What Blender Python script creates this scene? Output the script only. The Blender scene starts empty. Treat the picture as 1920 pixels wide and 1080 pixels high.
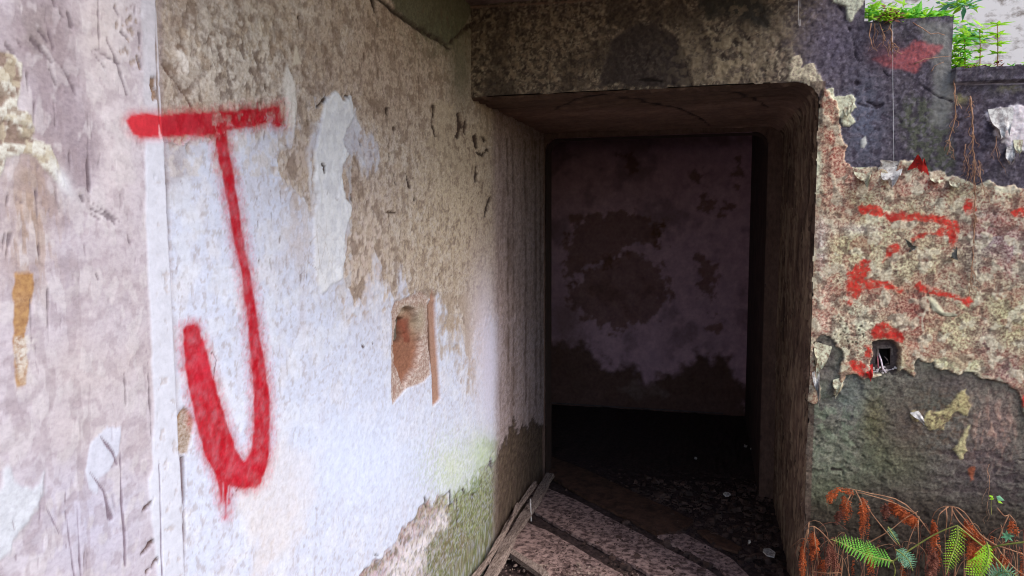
import bpy, math, random
import numpy as np
from mathutils import Vector

# ------------------------------------------------------------------ camera, sky, sun, exposure
scene = bpy.context.scene
COL = scene.collection
F_PX, EYE = 1387.0, 1.5
PITCH, YAW, ROLL = math.radians(5.48), math.radians(15.0), math.radians(0.27)
FW = np.array([-math.sin(YAW)*math.cos(PITCH), math.cos(YAW)*math.cos(PITCH), -math.sin(PITCH)])
R0 = np.array([math.cos(YAW), math.sin(YAW), 0.0]); U0 = np.cross(R0, FW)
RT = R0*math.cos(ROLL) - U0*math.sin(ROLL); UP = R0*math.sin(ROLL) + U0*math.cos(ROLL)
cam_data = bpy.data.cameras.new('camera'); cam_data.sensor_width = 36.0
cam_data.lens = F_PX/1920*36; cam_data.clip_start = 0.02; cam_data.clip_end = 500
cam = bpy.data.objects.new('camera', cam_data); COL.objects.link(cam)
from mathutils import Matrix
M = Matrix(((RT[0], UP[0], -FW[0], 0), (RT[1], UP[1], -FW[1], 0), (RT[2], UP[2], -FW[2], EYE), (0, 0, 0, 1)))
cam.matrix_world = M
scene.camera = cam

SUN_EL, SUN_AZ = math.radians(40), math.radians(-22)   # azimuth from +X towards +Y
world = bpy.data.worlds.new('World'); scene.world = world; world.use_nodes = True
wn = world.node_tree.nodes; wl = world.node_tree.links; wn.clear()
wo = wn.new('ShaderNodeOutputWorld'); bg = wn.new('ShaderNodeBackground'); sky = wn.new('ShaderNodeTexSky')
sky.sky_type = 'NISHITA'; sky.sun_disc = False; sky.sun_elevation = SUN_EL
sky.sun_rotation = math.pi/2 - SUN_AZ
sky.air_density = 1.0; sky.dust_density = 1.5; sky.ozone_density = 1.0
bg.inputs['Strength'].default_value = 0.15
wl.new(sky.outputs[0], bg.inputs[0]); wl.new(bg.outputs[0], wo.inputs[0])
sun_data = bpy.data.lights.new('sun', 'SUN'); sun_data.energy = 1.15; sun_data.angle = math.radians(28)
sun_data.color = (1.0, 0.96, 0.93)
sun = bpy.data.objects.new('sun', sun_data); COL.objects.link(sun)
sd = Vector((math.cos(SUN_EL)*math.cos(SUN_AZ), math.cos(SUN_EL)*math.sin(SUN_AZ), math.sin(SUN_EL)))
sun.rotation_euler = sd.to_track_quat('Z', 'Y').to_euler()
scene.view_settings.view_transform = 'Standard'; scene.view_settings.look = 'None'
scene.view_settings.gamma = 1.0; scene.view_settings.use_curve_mapping = False
scene.view_settings.exposure = 1.1
scene.render.engine = 'CYCLES'
scene.cycles.max_bounces = 8; scene.cycles.diffuse_bounces = 6
scene.cycles.use_denoising = True
scene.cycles.pixel_filter_type = 'BLACKMAN_HARRIS'; scene.cycles.filter_width = 1.1

rng = np.random.default_rng(7); random.seed(7)

# ------------------------------------------------------------------ helpers
def at(x, y, axis, v):
    """point of a traced photo pixel on the plane coordinate[axis] = v"""
    d = FW + RT*(x-960)/F_PX + UP*(540-y)/F_PX
    o = np.array([0, 0, EYE]); return o + d*((v-o[axis])/d[axis])

def lin(c):
    c = np.asarray(c, float)/255.0
    return np.where(c <= 0.04045, c/12.92, ((c+0.055)/1.055)**2.4)

def tag(o, label=None, cat=None, group=None, kind=None):
    if label: o['label'] = label
    if cat: o['category'] = cat
    if group: o['group'] = group
    if kind: o['kind'] = kind
    return o

def empty(name, loc=(0, 0, 0)):
    o = bpy.data.objects.new(name, None); o.empty_display_size = 0.1; COL.objects.link(o); o.location = loc
    return o

def link(name, me, parent=None):
    o = bpy.data.objects.new(name, me); COL.objects.link(o)
    if parent is not None:
        o.parent = parent
        o.matrix_parent_inverse = Matrix.Translation(-Vector(parent.location))
    return o

class MB:
    """collects faces and links them as one mesh object"""
    def __init__(s): s.v = []; s.f = []
    def quad(s, a, b, c, d):
        n = len(s.v); s.v += [tuple(a), tuple(b), tuple(c), tuple(d)]; s.f.append((n, n+1, n+2, n+3))
    def tri(s, a, b, c):
        n = len(s.v); s.v += [tuple(a), tuple(b), tuple(c)]; s.f.append((n, n+1, n+2))
    def box(s, x0, x1, y0, y1, z0, z1):
        n = len(s.v)
        s.v += [(x, y, z) for z in (z0, z1) for y in (y0, y1) for x in (x0, x1)]
        for q in ((0, 2, 3, 1), (4, 5, 7, 6), (0, 1, 5, 4), (2, 6, 7, 3), (0, 4, 6, 2), (1, 3, 7, 5)):
            s.f.append(tuple(n+i for i in q))
    def prism(s, pts, ext):
        """closed polygon pts (3D) extruded by the vector ext"""
        n = len(s.v); k = len(pts); e = np.asarray(ext, float)
        s.v += [tuple(p) for p in pts] + [tuple(np.asarray(p)+e) for p in pts]
        s.f.append(tuple(range(n+k-1, n-1, -1))); s.f.append(tuple(range(n+k, n+2*k)))
        for i in range(k):
            j = (i+1) % k; s.f.append((n+i, n+j, n+k+j, n+k+i))
    def tube(s, pts, radii, seg=6):
        pts = [np.asarray(p, float) for p in pts]; k = len(pts)
        if np.isscalar(radii): radii = [radii]*k
        n = len(s.v)
        for i, p in enumerate(pts):
            t = pts[min(i+1, k-1)] - pts[max(i-1, 0)]; t = t/(np.linalg.norm(t)+1e-9)
            a = np.cross(t, [0.3, 0.2, 1.0]); a /= np.linalg.norm(a)+1e-9; b = np.cross(t, a)
            for j in range(seg):
                w = 2*math.pi*j/seg
                s.v.append(tuple(p + radii[i]*(a*math.cos(w)+b*math.sin(w))))
        for i in range(k-1):
            for j in range(seg):
                j2 = (j+1) % seg
                s.f.append((n+i*seg+j, n+i*seg+j2, n+(i+1)*seg+j2, n+(i+1)*seg+j))
        s.f.append(tuple(n+j for j in range(seg-1, -1, -1)))
        s.f.append(tuple(n+(k-1)*seg+j for j in range(seg)))
    def build(s, name, mat, parent=None, smooth=False):
        me = bpy.data.meshes.new(name); me.from_pydata(s.v, [], s.f); me.update()
        if smooth: me.polygons.foreach_set('use_smooth', [True]*len(me.polygons))
        me.materials.append(mat); return link(name, me, parent)

# ---- noise in numpy
def _h(ix, iy, iz, seed):
    h = (ix.astype(np.int64)*374761393 + iy.astype(np.int64)*668265263 + iz*2147483647 + seed*974634777) & 0xffffffff
    h = ((h ^ (h >> 13))*1274126177) & 0xffffffff
    return ((h ^ (h >> 16)) & 0xffff)/65535.0
def vnoise(x, y, seed=0):
    ix = np.floor(x); iy = np.floor(y); fx = x-ix; fy = y-iy
    ux = fx*fx*fx*(fx*(fx*6-15)+10); uy = fy*fy*fy*(fy*(fy*6-15)+10)
    def g(dx, dy):
        a = _h(ix+dx, iy+dy, 0, seed)*2*np.pi
        return np.cos(a)*(fx-dx)+np.sin(a)*(fy-dy)
    a = g(0, 0); b = g(1, 0); c = g(0, 1); d = g(1, 1)
    return (a+(b-a)*ux + (c+(d-c)*ux-(a+(b-a)*ux))*uy)*1.5
def fbm(x, y, f, octv=4, seed=0, gain=0.55):
    o = np.zeros_like(x); amp = 1.0; tot = 0
    for k in range(octv):
        o += amp*vnoise(x*f+k*17.3, y*f+k*9.1, seed+k*13); tot += amp; amp *= gain; f *= 2.03
    return o/tot*1.6
def cells(x, y, f, seed=0):
    """distance to the nearest jittered point (0..~1) and the second nearest, and a cell value"""
    x = x*f; y = y*f; ix = np.floor(x); iy = np.floor(y)
    d1 = np.full(x.shape, 9.0); d2 = np.full(x.shape, 9.0); idv = np.zeros(x.shape)
    for dx in (-1, 0, 1):
        for dy in (-1, 0, 1):
            jx = ix+dx+_h(ix+dx, iy+dy, 1, seed); jy = iy+dy+_h(ix+dx, iy+dy, 2, seed)
            d = np.hypot(x-jx, y-jy); v = _h(ix+dx, iy+dy, 3, seed)
            m = d < d1
            d2 = np.where(m, d1, np.minimum(d2, d)); idv = np.where(m, v, idv); d1 = np.where(m, d, d1)
    return d1, d2, idv
def sst(x, a, b):
    t = np.clip((x-a)/(b-a), 0, 1); return t*t*(3-2*t)

class Surf:
    """a finely divided plaster surface: two tones A and B mottled by the material, a share of B and a relief"""
    def __init__(s, u, v, place, normal, A=(200, 200, 200), B=(150, 140, 130), den=0.3):
        s.nu, s.nv = len(u), len(v)
        U, V = np.meshgrid(u, v, indexing='ij'); s.u = U.ravel(); s.v = V.ravel()
        P = place(s.u, s.v); s.P = P
        n = normal(s.u, s.v) if callable(normal) else np.tile(np.asarray(normal, float), (len(s.u), 1)); s.N = n
        d = P - np.array([0, 0, EYE]); z = d@FW; ok = z > 0.12; zz = np.where(ok, z, 1)
        s.px = np.where(ok, 960+F_PX*(d@RT)/zz, -9999); s.py = np.where(ok, 540-F_PX*(d@UP)/zz, -9999)
        k = len(s.u)
        s.A = np.tile(lin(A), (k, 1)); s.B = np.tile(lin(B), (k, 1)); s.den = np.full(k, float(den)); s.h = np.zeros(k)
        s.region = np.zeros(k, int); s.ncache = {}
    def n(s, f, octv=4, seed=0, sx=1.0, sy=1.0):
        key = (f, octv, seed, sx, sy)
        if key not in s.ncache: s.ncache[key] = fbm(s.u*sx, s.v*sy, f, octv, seed)
        return s.ncache[key]
    def poly(s, pts, rough=4.0, f=14, seed=1, sx=1.0, sy=1.0):
        """signed distance (photo pixels, negative inside) to a traced outline, edge roughened"""
        pts = np.asarray(pts, float); x0, y0 = pts.min(0)-60; x1, y1 = pts.max(0)+60
        m = (s.px > x0) & (s.px < x1) & (s.py > y0) & (s.py < y1)
        out = np.full(len(s.u), 999.0)
        if not m.any(): return out
        x = s.px[m]; y = s.py[m]; d = np.full(x.shape, 1e9); ins = np.zeros(x.shape, bool)
        for i in range(len(pts)):
            ax, ay = pts[i]; bx, by = pts[(i+1) % len(pts)]
            ex, ey = bx-ax, by-ay; L = ex*ex+ey*ey+1e-9
            t = np.clip(((x-ax)*ex+(y-ay)*ey)/L, 0, 1)
            d = np.minimum(d, np.hypot(x-ax-t*ex, y-ay-t*ey))
            c = ((ay > y) != (by > y)) & (x < (bx-ax)*(y-ay)/(by-ay+1e-12)+ax); ins ^= c
        nz = s.n(f, 4, seed, sx, sy)[m]
        out[m] = np.where(ins, -d, d) + nz*rough*1.6
        return out
    def line(s, pts, rough=1.0, f=20, seed=2):
        """distance minus half width to a traced polyline of (x, y, width)"""
        pts = np.asarray(pts, float); wmax = pts[:, 2].max()
        x0, y0 = pts[:, :2].min(0)-50-wmax; x1, y1 = pts[:, :2].max(0)+50+wmax
        m = (s.px > x0) & (s.px < x1) & (s.py > y0) & (s.py < y1)
        out = np.full(len(s.u), 999.0)
        if not m.any(): return out
        x = s.px[m]; y = s.py[m]; d = np.full(x.shape, 1e9)
        for i in range(len(pts)-1):
            ax, ay, aw = pts[i]; bx, by, bw = pts[i+1]; ex, ey = bx-ax, by-ay
            t = np.clip(((x-ax)*ex+(y-ay)*ey)/(ex*ex+ey*ey+1e-9), 0, 1)
            d = np.minimum(d, np.hypot(x-ax-t*ex, y-ay-t*ey) - 0.5*(aw+(bw-aw)*t))
        out[m] = d + s.n(f, 3, seed)[m]*rough*1.6
        return out
    def paint(s, a, A=None, B=None, den=None):
        a = np.clip(a, 0, 1)
        if A is not None: s.A += (lin(A)-s.A)*a[:, None]
        if B is not None: s.B += (lin(B)-s.B)*a[:, None]
        if den is not None: s.den += (den-s.den)*a
    def fill(s, pts, A=None, B=None, den=None, soft=3.0, rough=4.0, f=14, seed=1, alpha=1.0, h=0.0, hs=3.0, sx=1, sy=1):
        d = s.poly(pts, rough, f, seed, sx, sy); a = (1-sst(d, -soft, soft))*alpha
        s.paint(a, A, B, den)
        if h: s.h += h*(1-sst(d, -hs, hs))
        return d
    def dab(s, pts, A=None, B=None, den=None, soft=1.5, rough=1.0, f=20, seed=2, alpha=1.0, h=0.0, hs=2.0):
        d = s.line(pts, rough, f, seed); s.paint((1-sst(d, -soft, soft))*alpha, A, B, den)
        if h: s.h += h*(1-sst(d, -hs, hs))
        return d
    def flecks(s, mask, f, lo, hi, A=None, B=None, den=None, alpha=0.8, h=0.0, seed=500, sx=1, sy=1, octv=3):
        w = sst(s.n(f, octv, seed, sx, sy), lo, hi)*mask*alpha
        s.paint(w, A, B, den); s.h += h*w
    def near(s, x, y, rx, ry):
        return np.exp(-((s.px-x)/rx)**2-((s.py-y)/ry)**2)
    def blob(s, x, y, rx, ry, A=None, B=None, den=None, alpha=0.6, ang=0):
        dx = s.px-x; dy = s.py-y; c, q = math.cos(ang), math.sin(ang)
        r = ((dx*c+dy*q)/rx)**2 + ((-dx*q+dy*c)/ry)**2
        s.paint(np.exp(-r)*alpha, A, B, den)
    def build(s, names, mat, parent=None, keep=None, flip=False, kind=None):
        """names: region number -> part name; each region becomes one mesh"""
        P = s.P + s.N*s.h[:, None]
        i = np.arange(s.nu-1)[:, None]*s.nv + np.arange(s.nv-1)[None, :]; i = i.ravel()
        q = np.stack([i, i+s.nv, i+s.nv+1, i+1], 1)
        if flip: q = q[:, ::-1]
        if keep is not None: q = q[keep[q].all(1)]
        reg = s.region[q[:, 0]]; out = {}
        for r in np.unique(reg):
            if r not in names: continue
            qq = q[reg == r]; ids, inv = np.unique(qq, return_inverse=True); inv = inv.reshape(-1)
            me = bpy.data.meshes.new(names[r])
            me.vertices.add(len(ids)); me.vertices.foreach_set('co', P[ids].astype(np.float32).ravel())
            me.loops.add(len(inv)); me.loops.foreach_set('vertex_index', inv.astype(np.int32))
            me.polygons.add(len(qq)); me.polygons.foreach_set('loop_start', np.arange(len(qq), dtype=np.int32)*4)
            me.polygons.foreach_set('loop_total', np.full(len(qq), 4, np.int32))
            me.update(calc_edges=True)
            me.polygons.foreach_set('use_smooth', np.ones(len(qq), bool))
            for nm, c, w in (('toneA', s.A, s.den), ('toneB', s.B, s.den)):
                at_ = me.attributes.new(nm, 'FLOAT_COLOR', 'POINT')
                at_.data.foreach_set('color', np.concatenate([c[ids], w[ids][:, None]], 1).astype(np.float32).ravel())
            me.materials.append(mat); out[r] = link(names[r], me, parent)
        return out

# ---- materials
def plaster_mat(name, scale=140.0, stretch=(1, 1, 1), contrast=0.5, bump=0.5, rough=0.92, detail=4.0, dist=0.004, vary=0.12):
    m = bpy.data.materials.new(name); m.use_nodes = True; N = m.node_tree.nodes; L = m.node_tree.links
    b = N['Principled BSDF']; b.inputs['Roughness'].default_value = rough
    try: b.inputs['Specular IOR Level'].default_value = 0.25
    except Exception: pass
    a = N.new('ShaderNodeAttribute'); a.attribute_name = 'toneA'
    c = N.new('ShaderNodeAttribute'); c.attribute_name = 'toneB'
    tc = N.new('ShaderNodeTexCoord'); mp = N.new('ShaderNodeMapping'); mp.inputs['Scale'].default_value = stretch
    L.new(tc.outputs['Object'], mp.inputs[0])
    n1 = N.new('ShaderNodeTexNoise'); n1.inputs['Scale'].default_value = scale; n1.inputs['Detail'].default_value = detail
    n1.inputs['Roughness'].default_value = 0.6; L.new(mp.outputs[0], n1.inputs['Vector'])
    # threshold: noise in 0.3..0.7 against 1-den
    inv = N.new('ShaderNodeMath'); inv.operation = 'MULTIPLY_ADD'; inv.inputs[1].default_value = 0.42; inv.inputs[2].default_value = -0.71
    L.new(a.outputs['Alpha'], inv.inputs[0])
    add = N.new('ShaderNodeMath'); add.operation = 'ADD'; L.new(n1.outputs['Fac'], add.inputs[0]); L.new(inv.outputs[0], add.inputs[1])
    mr = N.new('ShaderNodeMapRange'); mr.inputs['From Min'].default_value = -0.09*contrast*2; mr.inputs['From Max'].default_value = 0.09*contrast*2
    mr.interpolation_type = 'SMOOTHSTEP'
    L.new(add.outputs[0], mr.inputs[0])
    mix = N.new('ShaderNodeMix'); mix.data_type = 'RGBA'
    L.new(mr.outputs[0], mix.inputs[0]); L.new(a.outputs['Color'], mix.inputs[6]); L.new(c.outputs['Color'], mix.inputs[7])
    n2 = N.new('ShaderNodeTexNoise'); n2.inputs['Scale'].default_value = scale*0.35; n2.inputs['Detail'].default_value = 6
    L.new(mp.outputs[0], n2.inputs['Vector'])
    mr2 = N.new('ShaderNodeMapRange'); mr2.inputs['From Min'].default_value = 0.3; mr2.inputs['From Max'].default_value = 0.7
    mr2.inputs['To Min'].default_value = 1-vary; mr2.inputs['To Max'].default_value = 1+vary; L.new(n2.outputs['Fac'], mr2.inputs[0])
    mul = N.new('ShaderNodeVectorMath'); mul.operation = 'SCALE'
    L.new(mix.outputs[2], mul.inputs[0]); L.new(mr2.outputs[0], mul.inputs['Scale'])
    L.new(mul.outputs[0], b.inputs['Base Color'])
    n3 = N.new('ShaderNodeTexNoise'); n3.inputs['Scale'].default_value = 420; n3.inputs['Detail'].default_value = 3
    L.new(tc.outputs['Object'], n3.inputs['Vector'])
    s1 = N.new('ShaderNodeMath'); s1.operation = 'MULTIPLY_ADD'; s1.inputs[1].default_value = 0.6
    L.new(n3.outputs['Fac'], s1.inputs[0]); L.new(n1.outputs['Fac'], s1.inputs[2])
    bp = N.new('ShaderNodeBump'); bp.inputs['Strength'].default_value = bump; bp.inputs['Distance'].default_value = dist
    L.new(s1.outputs[0], bp.inputs['Height']); L.new(bp.outputs[0], b.inputs['Normal'])
    return m

def simple_mat(name, c1, c2, scale=30, stretch=(1, 1, 1), rough=0.8, bump=0.3, dist=0.003, trans=0.0, lo=0.35, hi=0.65, spec=0.3):
    m = bpy.data.materials.new(name); m.use_nodes = True; N = m.node_tree.nodes; L = m.node_tree.links
    b = N['Principled BSDF']; b.inputs['Roughness'].default_value = rough
    try: b.inputs['Specular IOR Level'].default_value = spec
    except Exception: pass
    tc = N.new('ShaderNodeTexCoord'); mp = N.new('ShaderNodeMapping'); mp.inputs['Scale'].default_value = stretch
    n1 = N.new('ShaderNodeTexNoise'); n1.inputs['Scale'].default_value = scale; n1.inputs['Detail'].default_value = 6
    n1.inputs['Roughness'].default_value = 0.65
    L.new(tc.outputs['Object'], mp.inputs[0]); L.new(mp.outputs[0], n1.inputs['Vector'])
    cr = N.new('ShaderNodeValToRGB'); cr.color_ramp.elements[0].position = lo; cr.color_ramp.elements[1].position = hi
    cr.color_ramp.elements[0].color = (*lin(c1), 1); cr.color_ramp.elements[1].color = (*lin(c2), 1)
    L.new(n1.outputs['Fac'], cr.inputs[0]); L.new(cr.outputs[0], b.inputs['Base Color'])
    bp = N.new('ShaderNodeBump'); bp.inputs['Strength'].default_value = bump; bp.inputs['Distance'].default_value = dist
    L.new(n1.outputs['Fac'], bp.inputs['Height']); L.new(bp.outputs[0], b.inputs['Normal'])
    if trans > 0:
        tr = N.new('ShaderNodeBsdfTranslucent'); L.new(cr.outputs[0], tr.inputs['Color'])
        ms = N.new('ShaderNodeMixShader'); ms.inputs[0].default_value = trans
        L.new(b.outputs[0], ms.inputs[1]); L.new(tr.outputs[0], ms.inputs[2]); L.new(ms.outputs[0], N['Material Output'].inputs[0])
    return m

# ------------------------------------------------------------------ main dimensions (metres)
WX = -0.895          # face of the left wall
DY = 2.76            # face of the wall with the doorway
JX = 0.348           # right side of the doorway
HZ = 1.957           # soffit of the doorway
IY = 4.03            # inner frame
BY = 5.70            # back wall of the dark room
CZ = 2.30            # underside of the ceiling slab
PX_ = -0.855         # face of the proud pier at the far left

M_left = plaster_mat('weathered_plaster_left', scale=150, stretch=(1, 0.85, 1.15), contrast=1.4, bump=0.16, dist=0.002, vary=0.07, detail=6)
M_right = plaster_mat('speckled_plaster_right', scale=130, contrast=1.3, bump=0.45, dist=0.003, vary=0.16, detail=6)

M_dark = plaster_mat('dark_room_plaster', scale=40, contrast=2.0, bump=0.4, dist=0.004, vary=0.15)
M_jamb = plaster_mat('jamb_plaster', scale=70, stretch=(1, 1, 0.5), contrast=2.0, bump=0.4, dist=0.004, vary=0.15, detail=6)
M_floor = plaster_mat('dirt_floor', scale=60, contrast=1.5, bump=0.7, dist=0.008, vary=0.25)
M_concrete = simple_mat('grey_concrete', (70, 66, 60), (120, 112, 102), 12)
M_pale = simple_mat('pale_far_wall_render', (134, 122, 114), (212, 204, 200), 9, (1, 1, 1.6), lo=0.36, hi=0.50)
M_soil = simple_mat('damp_soil', (38, 28, 24), (92, 76, 62), 60, bump=0.8, dist=0.01)

# ------------------------------------------------------------------ setting: ceiling, ground, tunnel roof
m = MB(); ce = [(0.18, 0.75), (0.22, 0.95), (0.25, 1.3), (0.29, 1.6), (0.28, 2.0), (0.34, 2.3), (0.40, 2.6), (0.41, DY+0.02)]
m.prism([(-1.4, 0.85, CZ), (-0.5, 0.78, CZ), (-0.1, 0.84, CZ)]+[(a, b, CZ) for a, b in ce]+[(-1.4, DY+0.02, CZ)], (0, 0, 0.15))
tag(m.build('ceiling', simple_mat('ceiling_render', (96, 80, 74), (150, 128, 120), 18)), kind='structure')

m = MB(); m.box(-3, 9, -6, 12, -0.4, -0.02)
tag(m.build('ground', M_soil), kind='structure')

# floor of the passage and room, uneven and littered
fu = np.concatenate([np.arange(-2.2, -0.95, 0.06), np.arange(-0.95, 0.62, 0.009)])
fv = np.concatenate([np.arange(0.2, 2.4, 0.06), np.arange(2.4, 4.4, 0.010), np.arange(4.4, 5.9, 0.05)])
S = Surf(fu, fv, lambda a, b: np.stack([a, b, np.zeros_like(a)], 1), (0, 0, 1), (88, 70, 66), (140, 118, 112), 0.35)
S.h = 0.008*S.n(6, 4, 3) + 0.006*S.n(30, 3, 4)
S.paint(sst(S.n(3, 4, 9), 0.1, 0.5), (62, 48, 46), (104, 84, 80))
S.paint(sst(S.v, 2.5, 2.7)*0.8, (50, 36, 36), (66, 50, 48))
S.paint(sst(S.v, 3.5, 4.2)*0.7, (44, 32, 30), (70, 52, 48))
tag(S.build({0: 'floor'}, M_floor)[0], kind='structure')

# ------------------------------------------------------------------ LEFT WALL (traced outlines are laid onto the wall plane)
lw = empty('left_wall', (WX, 1.5, 0))
tag(lw, 'long stained white wall on the left carrying the big red sprayed hook shaped letter', 'wall')
# spacing along the wall grows with the distance
th = np.linspace(math.radians(43.0), math.radians(12.2), 520)
us = 0.895/np.tan(th); us = np.concatenate([us, np.arange(us[-1]+0.02, 4.16, 0.03)])
vs = np.concatenate([np.arange(-0.02, 0.2, 0.02), np.arange(0.2, 2.33, 0.0042)])
S = Surf(us, vs, lambda a, b: np.stack([np.full_like(a, WX), a, b], 1), (1, 0, 0), (194, 200, 219), (178, 182, 202), 0.22)
st = S.n(5, 5, 21, 2.6, 0.7)         # vertical streaks
bl = S.n(9, 5, 22)
S.paint(sst(st, 0.1, 0.7)*0.4, (192, 188, 198), (170, 164, 174))
S.paint(sst(bl, 0.15, 0.6)*0.35, (216, 212, 212), (196, 190, 194))
# tan stained zone at the top
tan = [(250, -60), (250, 250), (345, 266), (372, 246), (402, 262), (440, 228), (476, 240), (500, 212), (532, 232), (545, 180), (558, 196),
       (562, 240), (548, 262), (520, 300), (536, 350), (566, 372), (583, 396), (590, 330), (583, 280), (584, 236), (604, 205), (612, 186), (628, 173), (646, 190),
       (655, 182), (664, 222), (700, 258), (712, 300), (690, 330), (652, 290), (640, 340), (655, 400), (648, 470), (640, 500), (652, 545), (662, 578),
       (682, 562), (692, 530), (702, 478), (716, 500), (720, 560), (738, 552), (752, 500), (766, 540), (778, 560), (800, 566),
       (820, 555), (840, 590), (850, 640), (856, 592), (870, 650), (880, 700), (890, 640), (905, 600), (930, 590), (1000, 600), (1100, 700), (1100, -60)]
d = S.fill(tan, (190, 179, 172), (146, 131, 122), 0.40, soft=4, rough=9, f=16, seed=31, h=-0.0016, hs=2, sx=1.6, sy=0.7)
inside = 1-sst(d, -6, 6)
lip_shadow = np.exp(-((d+0.5)/1.7)**2)*sst(S.n(7, 3, 32), 0.0, 0.2)
S.paint(lip_shadow*0.75, (100, 80, 68), (84, 66, 56)); S.h -= 0.002*lip_shadow  # shadow of the peeling edge, painted as a broken dark line
S.h += 0.0022*np.exp(-((d-4)/3.0)**2)
# tones within the tan zone
S.paint(inside*sst(S.n(6, 5, 41, 2.2, 0.8), 0.05, 0.45)*0.5, (158, 142, 130), (130, 114, 103), 0.5)
S.flecks(np.exp(-((d+14)/12)**2), 24, 0.04, 0.12, (206, 204, 208), (186, 182, 186), alpha=0.6, h=0.0018, seed=610)
S.flecks(np.exp(-((d-12)/12)**2), 24, 0.14, 0.22, (172, 158, 148), (146, 130, 120), alpha=0.85, h=-0.0018, seed=611)
S.flecks(np.exp(-((d+4)/7)**2), 60, 0.02, 0.14, (200, 194, 192), (150, 134, 122), alpha=0.8, h=0.001, seed=612)
S.paint(inside*sst(S.n(11, 5, 42, 1.8, 0.9), 0.15, 0.5)*0.7, (184, 170, 156), (150, 134, 120), 0.35)
S.blob(430, 120, 110, 95, (196, 188, 180), (150, 138, 124), 0.45, 0.75)
S.blob(500, 60, 80, 50, (166, 152, 130), (136, 120, 98), 0.45, 0.6)
S.blob(430, 110, 26, 60, (150, 136, 130), (120, 104, 96), 0.5, 0.5)
S.blob(345, 100, 30, 130, (142, 128, 124), (122, 106, 100), 0.4, 0.75)
S.blob(330, 300, 26, 60, (160, 150, 152), (140, 128, 130), 0.4, 0.7)
S.blob(740, 150, 130, 120, (176, 156, 142), (138, 119, 106), 0.42, 0.7)
S.blob(610, 120, 50, 60, (152, 136, 124), (120, 102, 90), 0.45, 0.5)
S.blob(860, 350, 80, 130, (200, 185, 164), (160, 143, 123), 0.4, 0.85)
S.blob(800, 460, 60, 60, (180, 164, 146), (146, 128, 110), 0.42, 0.7)
S.blob(700, 350, 60, 70, (180, 166, 160), (146, 126, 118), 0.42, 0.6)
S.blob(690, 480, 45, 90, (178, 158, 148), (206, 192, 182), 0.32, 0.8)
S.blob(660, 360, 22, 60, (158, 138, 126), (140, 120, 108), 0.4, 0.7)
S.blob(560, 300, 26, 60, (168, 150, 140), (188, 174, 166), 0.4, 0.7)
S.blob(905, 470, 26, 110, (150, 132, 118), (122, 104, 92), 0.4, 0.6)
# blistered ovals in the pinkish stain
d1, d2, idv = cells(S.u*1.0, S.v*0.62, 46, 3)
ov = (1-sst(d1, 0.22, 0.34))*(idv > 0.35)*inside*np.exp(-(((S.px-690)/48)**2+((S.py-450)/110)**2))
S.paint(ov*0.9, (202, 190, 180), (190, 176, 166)); S.h += 0.0008*ov
up_ = inside*(S.py < 620)
S.blob(720, 90, 150, 90, (180, 160, 146), (142, 122, 108), 0.42, 0.5)
for (x_, y_, rx_, ry_) in ((470, 160, 70, 45), (380, 60, 40, 50), (560, 40, 30, 50), (640, 60, 30, 40), (690, 250, 30, 40), (745, 300, 40, 40), (770, 420, 50, 60), (830, 480, 40, 60)):
    S.flecks(up_*S.near(x_, y_, rx_, ry_)*1.3, 16, -0.02, 0.16, (200, 190, 182), (172, 160, 150), alpha=0.75, h=0.0014, seed=600+int(x_))
for (x_, y_, rx_, ry_) in ((600, 110, 60, 60), (800, 170, 70, 80), (700, 180, 40, 60), (520, 90, 40, 60), (340, 60, 24, 60), (760, 60, 60, 40)):
    S.flecks(up_*S.near(x_, y_, rx_, ry_)*1.3, 12, -0.02, 0.16, (148, 128, 112), (118, 98, 84), alpha=0.6, h=-0.0014, seed=700+int(x_))
S.flecks(up_, 55, 0.12, 0.26, (194, 180, 164), (160, 144, 128), alpha=0.5, h=0.0006, seed=501)
S.flecks(up_, 60, 0.16, 0.30, (108, 90, 78), (92, 74, 62), alpha=0.5, h=-0.0008, seed=502)
S.flecks(up_, 22, 0.20, 0.27, (182, 166, 150), (136, 118, 104), alpha=0.6, h=0.0012, seed=503)
S.flecks(up_, 18, 0.24, 0.30, (122, 102, 90), (104, 86, 74), alpha=0.6, h=-0.0014, seed=504)
S.flecks(up_*S.near(430, 110, 130, 110), 40, 0.05, 0.16, (214, 208, 202), (176, 164, 154), alpha=0.8, h=0.0016, seed=505)
S.flecks(up_*S.near(430, 130, 120, 100), 44, 0.14, 0.24, (112, 96, 88), (96, 80, 72), alpha=0.85, h=-0.0016, seed=506)
S.flecks(up_*S.near(850, 400, 110, 170), 70, 0.06, 0.2, (196, 182, 158), (170, 154, 132), alpha=0.7, h=0.0007, seed=507)
wz = (1-inside)*(S.px > 300)
S.flecks(wz, 34, 0.18, 0.34, (178, 176, 188), (160, 156, 168), alpha=0.35, h=-0.0005, seed=508)
S.flecks(wz, 60, 0.28, 0.38, (158, 148, 150), (146, 134, 136), alpha=0.5, h=-0.0008, seed=509)
S.flecks(wz, 12, 0.12, 0.3, (206, 210, 222), (190, 194, 208), alpha=0.5, seed=510)
S.flecks(wz*S.near(570, 400, 60, 130), 26, 0.02, 0.10, (188, 180, 180), (168, 156, 154), alpha=0.55, h=-0.0008, seed=511)
S.flecks(wz*(S.py < 330)*(S.px < 560), 30, -0.02, 0.12, (196, 190, 190), (170, 162, 160), alpha=0.6, h=0.0006, seed=512)
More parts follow.
